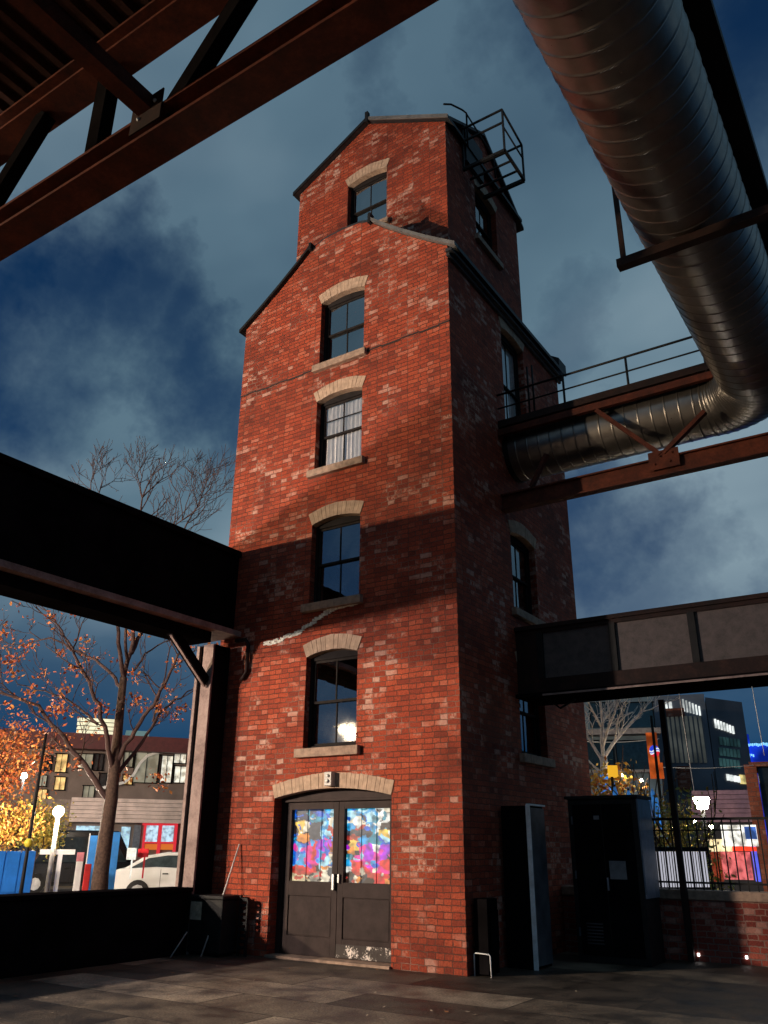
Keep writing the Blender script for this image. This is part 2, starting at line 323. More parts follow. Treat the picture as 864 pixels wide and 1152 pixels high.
# galvanised duct
def duct_mat():
    m, t, p = mat('galvanised_duct'); tcn = N(t, 'ShaderNodeTexCoord')
    n1 = N(t, 'ShaderNodeTexNoise', Scale=2.2, Detail=7.0, Roughness=.6); n2 = N(t, 'ShaderNodeTexNoise', Scale=22.0, Detail=5.0, Roughness=.7)
    for n in (n1, n2): t.links.new(tcn.outputs['Object'], n.inputs['Vector'])
    r = ramp(t, [(.35, (.17, .152, .14)), (.65, (.25, .228, .21))]); t.links.new(n1.outputs['Fac'], r.inputs[0]); t.links.new(r.outputs[0], p.inputs['Base Color'])
    rr = ramp(t, [(.3, (.27, .27, .27)), (.7, (.40, .40, .40))]); t.links.new(n2.outputs['Fac'], rr.inputs[0]); t.links.new(rr.outputs[0], p.inputs['Roughness'])
    p.inputs['Metallic'].default_value = .85
    return m
DUCT = duct_mat()
def glass_mat(name, refl=.34, tint=(.55, .62, .66), wav=.02):
    m, t, p = mat(name); t.nodes.remove(p); out = t.nodes['Material Output']
    tr = N(t, 'ShaderNodeBsdfTransparent'); tr.inputs[0].default_value = (*tint, 1)
    gl = N(t, 'ShaderNodeBsdfGlossy', Roughness=.015); gl.inputs[0].default_value = (.95, .97, 1, 1)
    tcn = N(t, 'ShaderNodeTexCoord'); nz = N(t, 'ShaderNodeTexNoise', Scale=2.2, Detail=1.0); t.links.new(tcn.outputs['Object'], nz.inputs['Vector'])
    bp = N(t, 'ShaderNodeBump', Strength=.10, Distance=wav); t.links.new(nz.outputs['Fac'], bp.inputs['Height']); t.links.new(bp.outputs[0], gl.inputs['Normal'])
    mx = N(t, 'ShaderNodeMixShader', Fac=refl); t.links.new(tr.outputs[0], mx.inputs[1]); t.links.new(gl.outputs[0], mx.inputs[2]); t.links.new(mx.outputs[0], out.inputs[0])
    return m
GLASS = glass_mat('window_glass', .42, (.94, .95, .95)); GLASS_D = glass_mat('door_glass', .06, (.95, .95, .95))
DARK_SHEET = simple('unlit_room_black', (.012, .013, .016), .9, spec=0)
CURTAIN = simple('white_curtain', (.86, .80, .78), .9, var=.1)

# ------------------------------------------------------------------ ground
def ground_mat():
    m, t, p = mat('worn_paving'); g = N(t, 'ShaderNodeNewGeometry')
    mp_ = N(t, 'ShaderNodeMapping'); mp_.inputs['Rotation'].default_value = (0, 0, 0); mp_.inputs['Location'].default_value = (.3, .2, 0); t.links.new(g.outputs['Position'], mp_.inputs[0])
    br = t.nodes.new('ShaderNodeTexBrick'); br.offset = .4; br.inputs['Scale'].default_value = 1; br.inputs['Color1'].default_value = (0, 0, 0, 1); br.inputs['Color2'].default_value = (1, 1, 1, 1)
    br.inputs['Mortar'].default_value = (.3, .3, .3, 1); br.inputs['Mortar Size'].default_value = .012; br.inputs['Brick Width'].default_value = 2.9; br.inputs['Row Height'].default_value = .85; br.inputs['Mortar Smooth'].default_value = .3
    t.links.new(mp_.outputs[0], br.inputs['Vector'])
    r = ramp(t, [(0, (.040, .030, .023)), (.4, (.060, .047, .036)), (.6, (.10, .08, .062)), (.8, (.19, .155, .12)), (1, (.30, .25, .20))]); t.links.new(br.outputs['Color'], r.inputs[0])
    n1 = N(t, 'ShaderNodeTexNoise', Scale=1.6, Detail=8.0, Roughness=.65); t.links.new(g.outputs['Position'], n1.inputs['Vector'])
    r1 = ramp(t, [(.36, (.35, .34, .33)), (.6, (1.35, 1.3, 1.22))]); t.links.new(n1.outputs['Fac'], r1.inputs[0])
    n2 = N(t, 'ShaderNodeTexNoise', Scale=40.0, Detail=5.0, Roughness=.7); t.links.new(g.outputs['Position'], n2.inputs['Vector'])
    r2 = ramp(t, [(.35, (.45, .44, .43)), (.65, (1.5, 1.48, 1.45))]); t.links.new(n2.outputs['Fac'], r2.inputs[0])
    a = N(t, 'ShaderNodeMix', _data_type='RGBA', _blend_type='MULTIPLY'); a.inputs[0].default_value = 1; t.links.new(r.outputs[0], a.inputs[6]); t.links.new(r1.outputs[0], a.inputs[7])
    b = N(t, 'ShaderNodeMix', _data_type='RGBA', _blend_type='MULTIPLY'); b.inputs[0].default_value = 1; t.links.new(a.outputs[2], b.inputs[6]); t.links.new(r2.outputs[0], b.inputs[7])
    c = N(t, 'ShaderNodeMix', _data_type='RGBA', _blend_type='MULTIPLY'); c.inputs[7].default_value = (.35, .33, .3, 1); t.links.new(br.outputs['Fac'], c.inputs[0]); t.links.new(b.outputs[2], c.inputs[6])
    t.links.new(c.outputs[2], p.inputs['Base Color'])
    rr = ramp(t, [(.35, (.42, .42, .42)), (.7, (.8, .8, .8))]); t.links.new(n1.outputs['Fac'], rr.inputs[0]); t.links.new(rr.outputs[0], p.inputs['Roughness'])
    hh = N(t, 'ShaderNodeMath', _operation='SUBTRACT'); t.links.new(n2.outputs['Fac'], hh.inputs[0]); t.links.new(br.outputs['Fac'], hh.inputs[1])
    bp = N(t, 'ShaderNodeBump', Strength=.7, Distance=.02); t.links.new(hh.outputs[0], bp.inputs['Height']); t.links.new(bp.outputs[0], p.inputs['Normal'])
    return m
ASPH = simple('asphalt', (.05, .048, .046), .85, var=.35, scale=12, bump=.2)
b = MB(); b.box(-900, 900, -900, 900, -.4, -.012); b.build('ground', ASPH, kind='structure')
b = MB(); b.box(-30, 30, -30, 12, -.3, 0); b.build('paved_yard', ground_mat(), kind='structure')

b = MB(); rl_ = random.Random(12)
for _ in range(90):
    x, y = rl_.uniform(-3.6, 6), rl_.uniform(-6.5, -.15); a = rl_.uniform(0, 6.28); q = rl_.uniform(.018, .042); z = .006+rl_.uniform(0, .01)
    c_, s_ = math.cos(a), math.sin(a); b.add([(x-q*c_, y-q*s_, z), (x+q*.5*s_, y-q*.5*c_, z+.004), (x+q*c_, y+q*s_, z+.008), (x-q*.5*s_, y+q*.5*c_, z)], [(0, 1, 2, 3)], rl_.randrange(2))
b.build('fallen_leaves', [simple('dry_leaf', (.30, .13, .05), .8), simple('pale_scrap', (.45, .36, .26), .8)], kind='stuff')
# ------------------------------------------------------------------ brick tower
XL, YB = -5.05, 5.33           # lower body spans x XL..0, y 0..YB ; upper body set back on all sides
UX0, UX1, UY0, UY1 = -4.55, -.48, .95, 4.62
TH = .34
tower = thing('brick_tower', (XL/2, YB/2, 0), 'tall narrow red brick tower with stepped gabled top and arched windows, at the centre', 'tower')
def arch_hole(c, w, z0, zs, rise=.085, n=10):
    pts = [(c-w/2, z0), (c+w/2, z0)]
    for i in range(n+1):
        t = 1-i/n*1.0; x = c-w/2+w*t; u = 2*t-1; pts.append((x, zs+rise*(1-u*u)))
    return pts
FW_WIN = [(-2.43, 1.08, 3.09, 4.62), (-2.43, 1.08, 5.56, 7.07), (-2.44, 1.08, 8.17, 9.66), (-2.43, 1.08, 10.48, 11.98)]
DOORO = (-2.365, 2.31, 0.0, 2.33)
SW_WIN = [(2.72, 1.12, 3.06, 4.55), (2.72, 1.12, 5.57, 7.03), (2.78, 1.10, 9.30, 11.60)]
CX = -2.525
half = [(0, 13.68), (.45, 13.65), (.76, 13.55), (.80, 13.48), (1.1, 13.21), (1.6, 12.80), (2.1, 12.42), (2.525, 12.12)]
prof = [(CX-h, z) for h, z in reversed(half)] + [(CX+h, z) for h, z in half[1:]]
outl = [(XL, 0), (0, 0)] + [(x, z) for x, z in reversed(prof)]
fholes = [arch_hole(*w) for w in FW_WIN] + [arch_hole(DOORO[0], DOORO[1], -.0, DOORO[3], .13)]
# the doorway opens to the ground: cut it from the outline instead
dpts = arch_hole(DOORO[0], DOORO[1], 0, DOORO[3], .13)
outl = [(XL, 0)] + [dpts[0]] + list(reversed(dpts[2:])) + [dpts[1]] + [(0, 0)] + [(x, z) for x, z in reversed(prof)]
front_wall = plate('wall', outl, [arch_hole(*w) for w in FW_WIN], TH, lambda u, v, w: (u, w, v), BRICK, tower)
plate('wall', [(XL, 0), (0, 0)] + [(x, z) for x, z in reversed(prof)], [], TH, lambda u, v, w: (u, YB-TH+w, v), BRICK, tower)
side = lambda x0: (lambda u, v, w: (x0+w, u, v))
right_wall = plate('wall', [(TH, 0), (YB-TH, 0), (YB-TH, 12.14), (TH, 12.14)], [arch_hole(*w) for w in SW_WIN], TH, side(-TH), BRICK, tower)
plate('wall', [(TH, 0), (YB-TH, 0), (YB-TH, 12.14), (TH, 12.14)], [], TH, side(XL), BRICK, tower)
# upper body
UXC, UYC = (UX0+UX1)/2, (UY0+UY1)/2
EZ, AZ = 16.42, 17.55
UF = (-2.55, 1.08, 14.42, 15.93); US = (2.84, 1.10, 14.22, 15.72)
plate('wall', [(UX0, 12), (UX1, 12), (UX1, EZ), (UXC, AZ), (UX0, EZ)], [arch_hole(*UF)], TH, lambda u, v, w: (u, UY0+w, v), BRICK, tower)
plate('wall', [(UX0, 12), (UX1, 12), (UX1, EZ), (UXC, AZ), (UX0, EZ)], [], TH, lambda u, v, w: (u, UY1-TH+w, v), BRICK, tower)
plate('wall', [(UY0+TH, 12), (UY1-TH, 12), (UY1-TH, EZ+.18), (UYC, AZ), (UY0+TH, EZ+.18)], [arch_hole(*US)], TH, side(UX1-TH), BRICK, tower)
plate('wall', [(UY0+TH, 12), (UY1-TH, 12), (UY1-TH, EZ+.18), (UYC, AZ), (UY0+TH, EZ+.18)], [], TH, side(UX0), BRICK, tower)
# roofs
b = MB()
def slab(b, prof, y0, y1, th, mi=0):
    n = len(prof); vs = []
    for y in (y0, y1):
        for x, z in prof: vs.append((x, y, z))
        for x, z in prof: vs.append((x, y, z+th))
    fs = []
    for i in range(n-1):
        fs += [(i, i+1, n+i+1, n+i), (2*n+i+1, 2*n+i, 3*n+i, 3*n+i+1), (n+i, n+i+1, 3*n+i+1, 3*n+i), (i+1, i, 2*n+i, 2*n+i+1)]
    fs += [(0, n, 3*n, 2*n), (n-1, 3*n-1, 4*n-1, 2*n-1)]
    b.add(vs, fs, mi)
ov = [(CX-2.66, 12.03)] + prof + [(CX+2.72, 11.99)]
slab(b, [(x, z+.012) for x, z in ov], .05, YB+.12, .09)
slab(b, [(x, z+.10) for x, z in ov if x >= CX+.76], YB-.30, YB+.14, .22)
roof_low = b.build('roof', SLATE, tower)
b = MB()
Lv = [(x, z+.014) for x, z in ov if x <= CX-.76]; Rv = [(x, z+.014) for x, z in ov if x >= CX+.76]
slab(b, Lv, -.09, .06, .075, 1); b.box(CX-.80, CX-.74, -.10, .05, 13.46, 13.64, 1); b.build('coping', [LEAD, IRON], tower, label='metal coping on the left slope of the lower gable, black for shade')
b = MB(); slab(b, Rv, -.09, .06, .085, 0)
b.box(CX+.74, CX+.80, -.10, .05, 13.46, 13.70, 1); b.build('coping', [LEAD, IRON], tower, label='metal coping on the right slope of the lower gable, grey as lit')  # right coping coloured lit grey, left one black for its shaded underside
b = MB(); b.box(-.002, .13, -.09, YB+.12, 11.92, 11.985); b.box(-.002, .06, -.05, YB+.1, 11.85, 11.918)
b.build('gutter', SLATE, tower)
# upper cross-gable roof
b = MB(); o_ = .13; sl = (AZ-EZ)/((UX1-UX0)/2)
pr = [(UX0-o_, EZ-o_*sl+.02), (UXC, AZ+.02), (UX1+o_, EZ-o_*sl+.02)]
slab(b, pr, UY0-.10, UY1+.10, .09)
sl2 = (AZ-EZ)/((UY1-UY0)/2)
pr2 = [(UY0+.03, EZ+.03*sl2+.03), (UYC, AZ+.03), (UY1+.26, EZ-.26*sl2-.02)]
n = 3; vs = []
for x in (UX0-.10, UX1+.10):
    for y, z in pr2: vs.append((x, y, z))
    for y, z in pr2: vs.append((x, y, z+.09))
fs = []
for i in range(2): fs += [(i, n+i, n+i+1, i+1), (2*n+i, 2*n+i+1, 3*n+i+1, 3*n+i), (n+i, 3*n+i, 3*n+i+1, n+i+1), (i, i+1, 2*n+i+1, 2*n+i)]
fs += [(0, 2*n, 3*n, n), (n-1, 2*n-1, 4*n-1, 3*n-1)]
b.add(vs, fs)
roof_up = b.build('roof', SLATE, tower)
b = MB(); slab(b, [(x, z-.005) for x, z in pr[1:]], UY0-.13, UY0-.102, .10, 0); slab(b, [(x, z-.005) for x, z in pr[:2]], UY0-.13, UY0-.102, .10, 1)
b.box(UXC-.04, UXC+.04, UY0-.145, UY0-.05, AZ-.05, AZ+.26, 1)
b.build('verge_trim', [LEAD, IRON], tower)  # right half in lit grey, left half in shaded black
# string joint across the front below the top storey
b = MB()
for i in range(24):
    x0 = XL+i*(-XL/24); z0 = 10.425+.012*math.sin(i*1.7); b.box(x0, x0-XL/24-.004, -.012, .01, z0-.018, z0+.014)
b.build('string_joint', simple('sooty_joint', (.03, .02, .018), .9), tower)
# lime scar on the front
b = MB(); scar = [(298, 725), (318, 719), (335, 712), (352, 700), (366, 690), (380, 683), (404, 678)]
rs = random.Random(3)
for i in range(len(scar)-1):
    for k in range(20):
        t = (k+rs.random()*.7)/20; px = scar[i][0]*(1-t)+scar[i+1][0]*t; py = scar[i][1]*(1-t)+scar[i+1][1]*t
        q = on_y(px, py+rs.uniform(-2.2, 2.2), 0); w = rs.uniform(.015, .055); h = rs.uniform(.008, .020)
        b.box(q[0]-w, q[0]+w, -.014-rs.random()*.006, .01, q[2]-h, q[2]+h)
b.build('mortar_scar', LIME, tower, label='broken white mortar line running diagonally under the third window')
# white paint drips / mortar repair near the right window are in the brick material

def arch_ring(b, c, w, zs, rise, thick, flare, mk, n, proj=.012, depth=.1, mi=0, gap=.0025):
    """voussoirs of a segmental arch; mk(u, w, v) -> 3D"""
    rr = random.Random(int(zs*100)+n)
    for i in range(n):
        t0, t1 = i/n, (i+1)/n; q = []
        g_ = gap/w
        for t in (t0+g_, t1-g_):
            u = 2*t-1; xi = c+u*w/2; zi = zs+rise*(1-u*u)
            xo = c+u*(w/2+flare); zo = zs+rise*(1-u*u)*1.05+thick-.03*abs(u)
            q.append((xi, zi, xo, zo))
        pj = proj+rr.uniform(-.003, .004); zj = rr.uniform(-.006, .006)
        vs = [mk(q[0][0], -pj, q[0][1]), mk(q[1][0], -pj, q[1][1]), mk(q[1][2], -pj, q[1][3]+zj), mk(q[0][2], -pj, q[0][3]+zj)]
        vs += [mk(q[0][0], depth, q[0][1]), mk(q[1][0], depth, q[1][1]), mk(q[1][2], depth, q[1][3]), mk(q[0][2], depth, q[0][3])]
        b.add(vs, [(0, 1, 2, 3), (7, 6, 5, 4), (4, 5, 1, 0), (5, 6, 2, 1), (6, 7, 3, 2), (7, 4, 0, 3)], mi)
FRONT = lambda y0: (lambda u, w, v: (u, y0+w, v))
SIDE = lambda x0: (lambda u, w, v: (x0-w, u, v))
def kbox(b, mk, u0, u1, w0, w1, v0, v1, mi=0):
    P = [mk(u, w, v) for v in (v0, v1) for u, w in ((u0, w0), (u1, w0), (u1, w1), (u0, w1))]
    b.add(P, [(3, 2, 1, 0), (4, 5, 6, 7), (0, 1, 5, 4), (1, 2, 6, 5), (2, 3, 7, 6), (3, 0, 4, 7)], mi)
def window(parent, mk, c, w, z0, zs, lattice=False, curtain=0, label=None, nv=13):
    rise = .085; d0 = .13
    b = MB(); f = .055
    # outer frame with an arched head
    kbox(b, mk, c-w/2, c-w/2+f, d0, d0+.10, z0, zs+.02); kbox(b, mk, c+w/2-f, c+w/2, d0, d0+.10, z0, zs+.02)
    kbox(b, mk, c-w/2+f, c+w/2-f, d0, d0+.10, z0, z0+.05)
    n = 10; vs = []
    for i in range(n+1):
        t = i/n; u = 2*t-1; x = c+u*w/2
        vs += [mk(x, d0-.004, zs-.05), mk(x, d0-.004, zs+rise*(1-u*u)+.02), mk(x, d0+.1, zs-.05), mk(x, d0+.1, zs+rise*(1-u*u)+.02)]
    fs = []
    for i in range(n): a = 4*i; e = a+4; fs += [(a, e, e+1, a+1), (a+2, a+3, e+3, e+2), (a, a+2, e+2, e), (a+1, e+1, e+3, a+3)]
    b.add(vs, fs)
    win = b.build('window', FRAME, parent, label=label)
    zi0, zi1 = z0+.05, zs-.05; zm = (zi0+zi1)/2; il, ir = c-w/2+f, c+w/2-f
    b = MB(); s = .042
    for (a0, a1, dd) in ((zm-.02, zi1, d0+.025), (zi0, zm+.02, d0+.055)):
        kbox(b, mk, il, il+s, dd, dd+.03, a0, a1); kbox(b, mk, ir-s, ir, dd, dd+.03, a0, a1)
        kbox(b, mk, il+s, ir-s, dd, dd+.03, a1-s, a1); kbox(b, mk, il+s, ir-s, dd, dd+.03, a0, a0+s)
        kbox(b, mk, (il+ir)/2-.011, (il+ir)/2+.011, dd+.004, dd+.026, a0+s, a1-s)
        if lattice and a1 == zi1:
            kbox(b, mk, il+s, ir-s, dd+.006, dd+.024, (a0+a1)/2-.010, (a0+a1)/2+.010)
    b.build('sash', FRAME_L, win)
    b = MB()
    rr = random.Random(int(z0*37)); 
    for (a0, a1, dd) in ((zm, zi1-s+.005, d0+.04), (zi0+s-.005, zm, d0+.07)):
        for (u0, u1) in ((il+s, (il+ir)/2-.011), ((il+ir)/2+.011, ir-s)):
            j = [rr.uniform(-.0025, .0025) for _ in range(4)]
            b.add([mk(u0, dd+j[0], a0), mk(u1, dd+j[1], a0), mk(u1, dd+j[2], a1), mk(u0, dd+j[3], a1)], [(0, 1, 2, 3)])
    b.build('pane', GLASS, win)
    b = MB(); kbox(b, mk, c-w/2-.11, c+w/2+.09, -.095, .16, z0-.145, z0-.002); b.build('sill', STONE_D, win, bevel=.008)
    b = MB(); arch_ring(b, c, w, zs-.004, rise, .255, .09, mk, nv, depth=.125)
    b.build('arch', STONE, win)
    if not curtain and mk is not F0:
        b = MB(); kbox(b, mk, c-w/2-.05, c+w/2+.05, .30, .31, z0-.05, zs+.15); b.build('dark_backing', DARK_SHEET, win)  # dark sheet added so the room behind the glass looks unlit
    if curtain:
        b = MB(); m_ = 60; vs = []; top = zi1 if curtain == 2 else zm+.02
        for i in range(m_+1):
            t = i/m_; u = il+.02+(ir-il-.04)*t; wv = .22+.02*math.sin(t*62)+.008*math.sin(t*171)
            vs += [mk(u, wv, zi0), mk(u, wv, top)]
        b.add(vs, [(2*i, 2*i+2, 2*i+3, 2*i+1) for i in range(m_)], 0, True)
        if curtain == 1:
            vs = []
            for i in range(21):
                t = i/20; u = (il+ir)/2+.06+(ir-(il+ir)/2-.1)*t; wv = .24+.018*math.sin(t*30); vs += [mk(u, wv, zm), mk(u, wv, zi1)]
            b.add(vs, [(2*i, 2*i+2, 2*i+3, 2*i+1) for i in range(20)], 0, True)
        b.build('curtain', CURTAIN, win)
    return win
F0 = FRONT(0)
window(tower, F0, *FW_WIN[0], label='lowest sash window over the double door, a lamp reflected in it')
window(tower, F0, *FW_WIN[1], label='sash window with dark blue panes above the white mortar line')
window(tower, F0, *FW_WIN[2], lattice=True, curtain=2, label='sash window with white curtains')
window(tower, F0, *FW_WIN[3], label='sash window just above the thin horizontal joint')
window(tower, FRONT(UY0), *UF, label='topmost front window, partly behind the lower gable')
S0 = SIDE(0)
window(tower, S0, *SW_WIN[0]); window(tower, S0, *SW_WIN[1]); window(tower, S0, *SW_WIN[2], curtain=2, label='tall curtained side window opening onto the walkway')
window(tower, SIDE(UX1), *US)
b = MB(); b.box(-2.45, -2.12, 1.3, 1.34, 3.75, 4.75, 0)
for k in range(4): b.box(-2.46, -2.11, 1.285, 1.299, 3.9+k*.22, 3.93+k*.22, 1)
b.build('cream_reflection', [emit('painted_cream_reflection', (1.0, .78, .40), .75, 3), DARKROOM], tower)  # reflection of a lit building, added as a glowing cream panel inside
# interior floors so that nothing shows through the tower
b = MB()
for z in (2.75, 5.2, 7.75, 10.1): b = MB(); b.box(XL+TH+.01, -TH-.01, TH+.01, YB-TH-.01, z, z+.1); b.build('floor_slab', DARKROOM, tower)

# ---- double door
dc, dw, dzs = DOORO[0], DOORO[1], DOORO[3]
dl, dr = dc-dw/2, dc+dw/2
b = MB(); d0 = .20
b.box(dl, dl+.09, d0, d0+.14, 0, dzs+.02); b.box(dr-.07, dr, d0, d0+.14, 0, dzs+.02)
vs = []; n = 14
for i in range(n+1):
    u = 2*i/n-1; x = dc+u*dw/2; vs += [(x, d0-.01, 2.27), (x, d0-.01, dzs+.13*(1-u*u)+.01), (x, d0+.13, 2.27), (x, d0+.13, dzs+.13*(1-u*u)+.01)]
fs = []
for i in range(n): a = 4*i; e = a+4; fs += [(a, e, e+1, a+1), (a+2, a+3, e+3, e+2), (a, a+2, e+2, e), (a+1, e+1, e+3, a+3)]
b.add(vs, fs)
b.box(dl+.09, dr-.07, d0-.03, d0-.011, 2.27, 2.31)
door = b.build('door', DOOR, tower, label='dark brown double door with coloured reflections painted behind its glass', bevel=.004)
b = MB(); arch_ring(b, dc, dw, dzs-.004, .13, .235, .055, F0, 30, depth=.185); b.build('arch', STONE, door)
b = MB(); b.box(dl+.0, dr, -.05, d0+.14, .0, .035); b.build('threshold', STONE_D, door)
leaf_specs = [(dl+.095, dc+.005, 1), (dc+.013, dr-.075, 0)]
PEEL = rust('door_paint_worn_through', (.045, .033, .03), (.06, .05, .045), (.75, .66, .60), scale=6, p3=.56)
for (x0, x1, is_left) in leaf_specs:
    b = MB(); y0, y1 = d0+.03, d0+.075; st = .105; zt = 2.262; zp = 1.08; zl = .16
    b.box(x0, x0+st, y0, y1, .04, zt); b.box(x1-st, x1, y0, y1, .04, zt)
    b.box(x0+st, x1-st, y0, y1, zt-.11, zt); b.box(x0+st, x1-st, y0, y1, zp-.21, zp)
    b.box(x0+st, x1-st, y0, y1, .04, .30)
    b.box(x0+st, x1-st, y0+.022, y1-.004, .30, zp-.21)                   # recessed lower panel
    b.box(x0+st+.015, x1-st-.015, y0+.012, y0+.021, .315, zp-.225)
    lf = b.build('door_leaf', DOOR, tower if False else door, label='left leaf of the double door' if is_left else 'right leaf of the double door, paint peeling at its foot', bevel=.003)
    # sub-parts share the door part (three levels at most)
    b = MB(); g0, g1, h0, h1 = x0+st, x1-st, zp, zt-.11
    b.add([(g0, y0+.02, h0), (g1, y0+.02, h0), (g1, y0+.02, h1), (g0, y0+.02, h1)], [(0, 1, 2, 3)]); b.build('door_pane', GLASS_D, door)
if True:
    b = MB(); x1 = leaf_specs[0][1]; x2 = leaf_specs[1][0]
    b.box(x1-.075, x1-.03, d0-.02, d0+.028, .97, 1.20); b.box(x2+.02, x2+.055, d0-.01, d0+.028, 1.07, 1.20)
    b.build('door_handle', CHROME, door, bevel=.006)
    x0, x1 = leaf_specs[1][:2]; b = MB(); b.box(x0+.005, x1-.005, d0+.022, d0+.0295, .05, .23); b.build('kick_plate', PEEL, door, label='kick plate with peeling pale patches')
# reflections of the lights opposite, painted as a glowing panel behind the door glass
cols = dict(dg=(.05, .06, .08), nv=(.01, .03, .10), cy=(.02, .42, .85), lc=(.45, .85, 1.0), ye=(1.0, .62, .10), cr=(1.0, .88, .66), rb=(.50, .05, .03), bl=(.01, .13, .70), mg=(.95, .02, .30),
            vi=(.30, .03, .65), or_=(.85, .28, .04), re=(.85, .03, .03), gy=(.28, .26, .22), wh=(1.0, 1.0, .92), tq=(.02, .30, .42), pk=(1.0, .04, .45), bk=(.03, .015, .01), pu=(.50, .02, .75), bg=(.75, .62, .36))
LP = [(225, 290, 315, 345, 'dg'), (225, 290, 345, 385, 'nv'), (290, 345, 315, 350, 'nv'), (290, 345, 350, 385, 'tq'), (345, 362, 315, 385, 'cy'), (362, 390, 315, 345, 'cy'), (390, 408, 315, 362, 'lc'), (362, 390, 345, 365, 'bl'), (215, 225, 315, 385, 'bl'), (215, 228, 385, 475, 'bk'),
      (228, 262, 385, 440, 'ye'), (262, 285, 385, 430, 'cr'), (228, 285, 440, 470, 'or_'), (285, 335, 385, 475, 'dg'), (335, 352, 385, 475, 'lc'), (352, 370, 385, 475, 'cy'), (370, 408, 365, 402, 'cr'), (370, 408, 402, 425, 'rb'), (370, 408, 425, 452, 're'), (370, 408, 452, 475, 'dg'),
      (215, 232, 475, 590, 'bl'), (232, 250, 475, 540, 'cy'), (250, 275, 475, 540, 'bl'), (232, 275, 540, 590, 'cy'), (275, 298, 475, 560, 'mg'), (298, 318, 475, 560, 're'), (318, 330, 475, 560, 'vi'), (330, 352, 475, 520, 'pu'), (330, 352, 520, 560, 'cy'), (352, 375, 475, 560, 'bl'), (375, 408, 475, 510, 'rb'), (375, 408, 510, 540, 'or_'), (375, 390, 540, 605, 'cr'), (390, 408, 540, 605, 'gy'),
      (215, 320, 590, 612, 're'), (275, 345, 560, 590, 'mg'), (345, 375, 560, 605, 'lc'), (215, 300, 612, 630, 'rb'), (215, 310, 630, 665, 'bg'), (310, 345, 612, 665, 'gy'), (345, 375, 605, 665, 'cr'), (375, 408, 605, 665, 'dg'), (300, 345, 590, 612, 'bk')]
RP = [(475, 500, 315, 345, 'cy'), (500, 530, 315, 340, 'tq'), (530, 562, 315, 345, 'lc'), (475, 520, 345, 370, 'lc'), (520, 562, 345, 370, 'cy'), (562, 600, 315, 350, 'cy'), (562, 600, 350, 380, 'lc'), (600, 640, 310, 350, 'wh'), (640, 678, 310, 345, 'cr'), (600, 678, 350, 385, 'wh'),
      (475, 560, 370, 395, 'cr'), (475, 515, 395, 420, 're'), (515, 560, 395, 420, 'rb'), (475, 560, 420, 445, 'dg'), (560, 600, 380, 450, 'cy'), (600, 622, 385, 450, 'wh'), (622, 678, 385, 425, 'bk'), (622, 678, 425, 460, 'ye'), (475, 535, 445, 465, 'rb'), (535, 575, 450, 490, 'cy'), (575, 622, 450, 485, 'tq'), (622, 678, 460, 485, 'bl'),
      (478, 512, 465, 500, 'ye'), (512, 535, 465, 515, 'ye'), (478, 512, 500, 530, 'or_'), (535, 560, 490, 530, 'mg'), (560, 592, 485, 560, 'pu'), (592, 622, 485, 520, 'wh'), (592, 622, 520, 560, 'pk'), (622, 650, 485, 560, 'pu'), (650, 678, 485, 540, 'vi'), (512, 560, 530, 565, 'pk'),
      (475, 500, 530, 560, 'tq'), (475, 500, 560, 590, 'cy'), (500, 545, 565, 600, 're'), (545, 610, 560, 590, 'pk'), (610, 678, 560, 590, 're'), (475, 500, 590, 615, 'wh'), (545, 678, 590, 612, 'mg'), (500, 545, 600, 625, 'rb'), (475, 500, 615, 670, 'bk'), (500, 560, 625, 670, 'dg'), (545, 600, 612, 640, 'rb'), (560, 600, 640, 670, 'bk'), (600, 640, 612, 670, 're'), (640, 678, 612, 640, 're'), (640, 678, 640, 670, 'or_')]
keys = list(cols); CM = [emit('reflection_tint_'+str(i), cols[k], 1.0, 26) for i, k in enumerate(keys)]
REFL, t, p = mat('painted_reflection'); an = N(t, 'ShaderNodeAttribute', _attribute_name='Col'); t.links.new(an.outputs['Color'], p.inputs['Emission Color']); p.inputs['Emission Strength'].default_value = 1.15; p.inputs['Base Color'].default_value = (.02, .02, .02, 1)
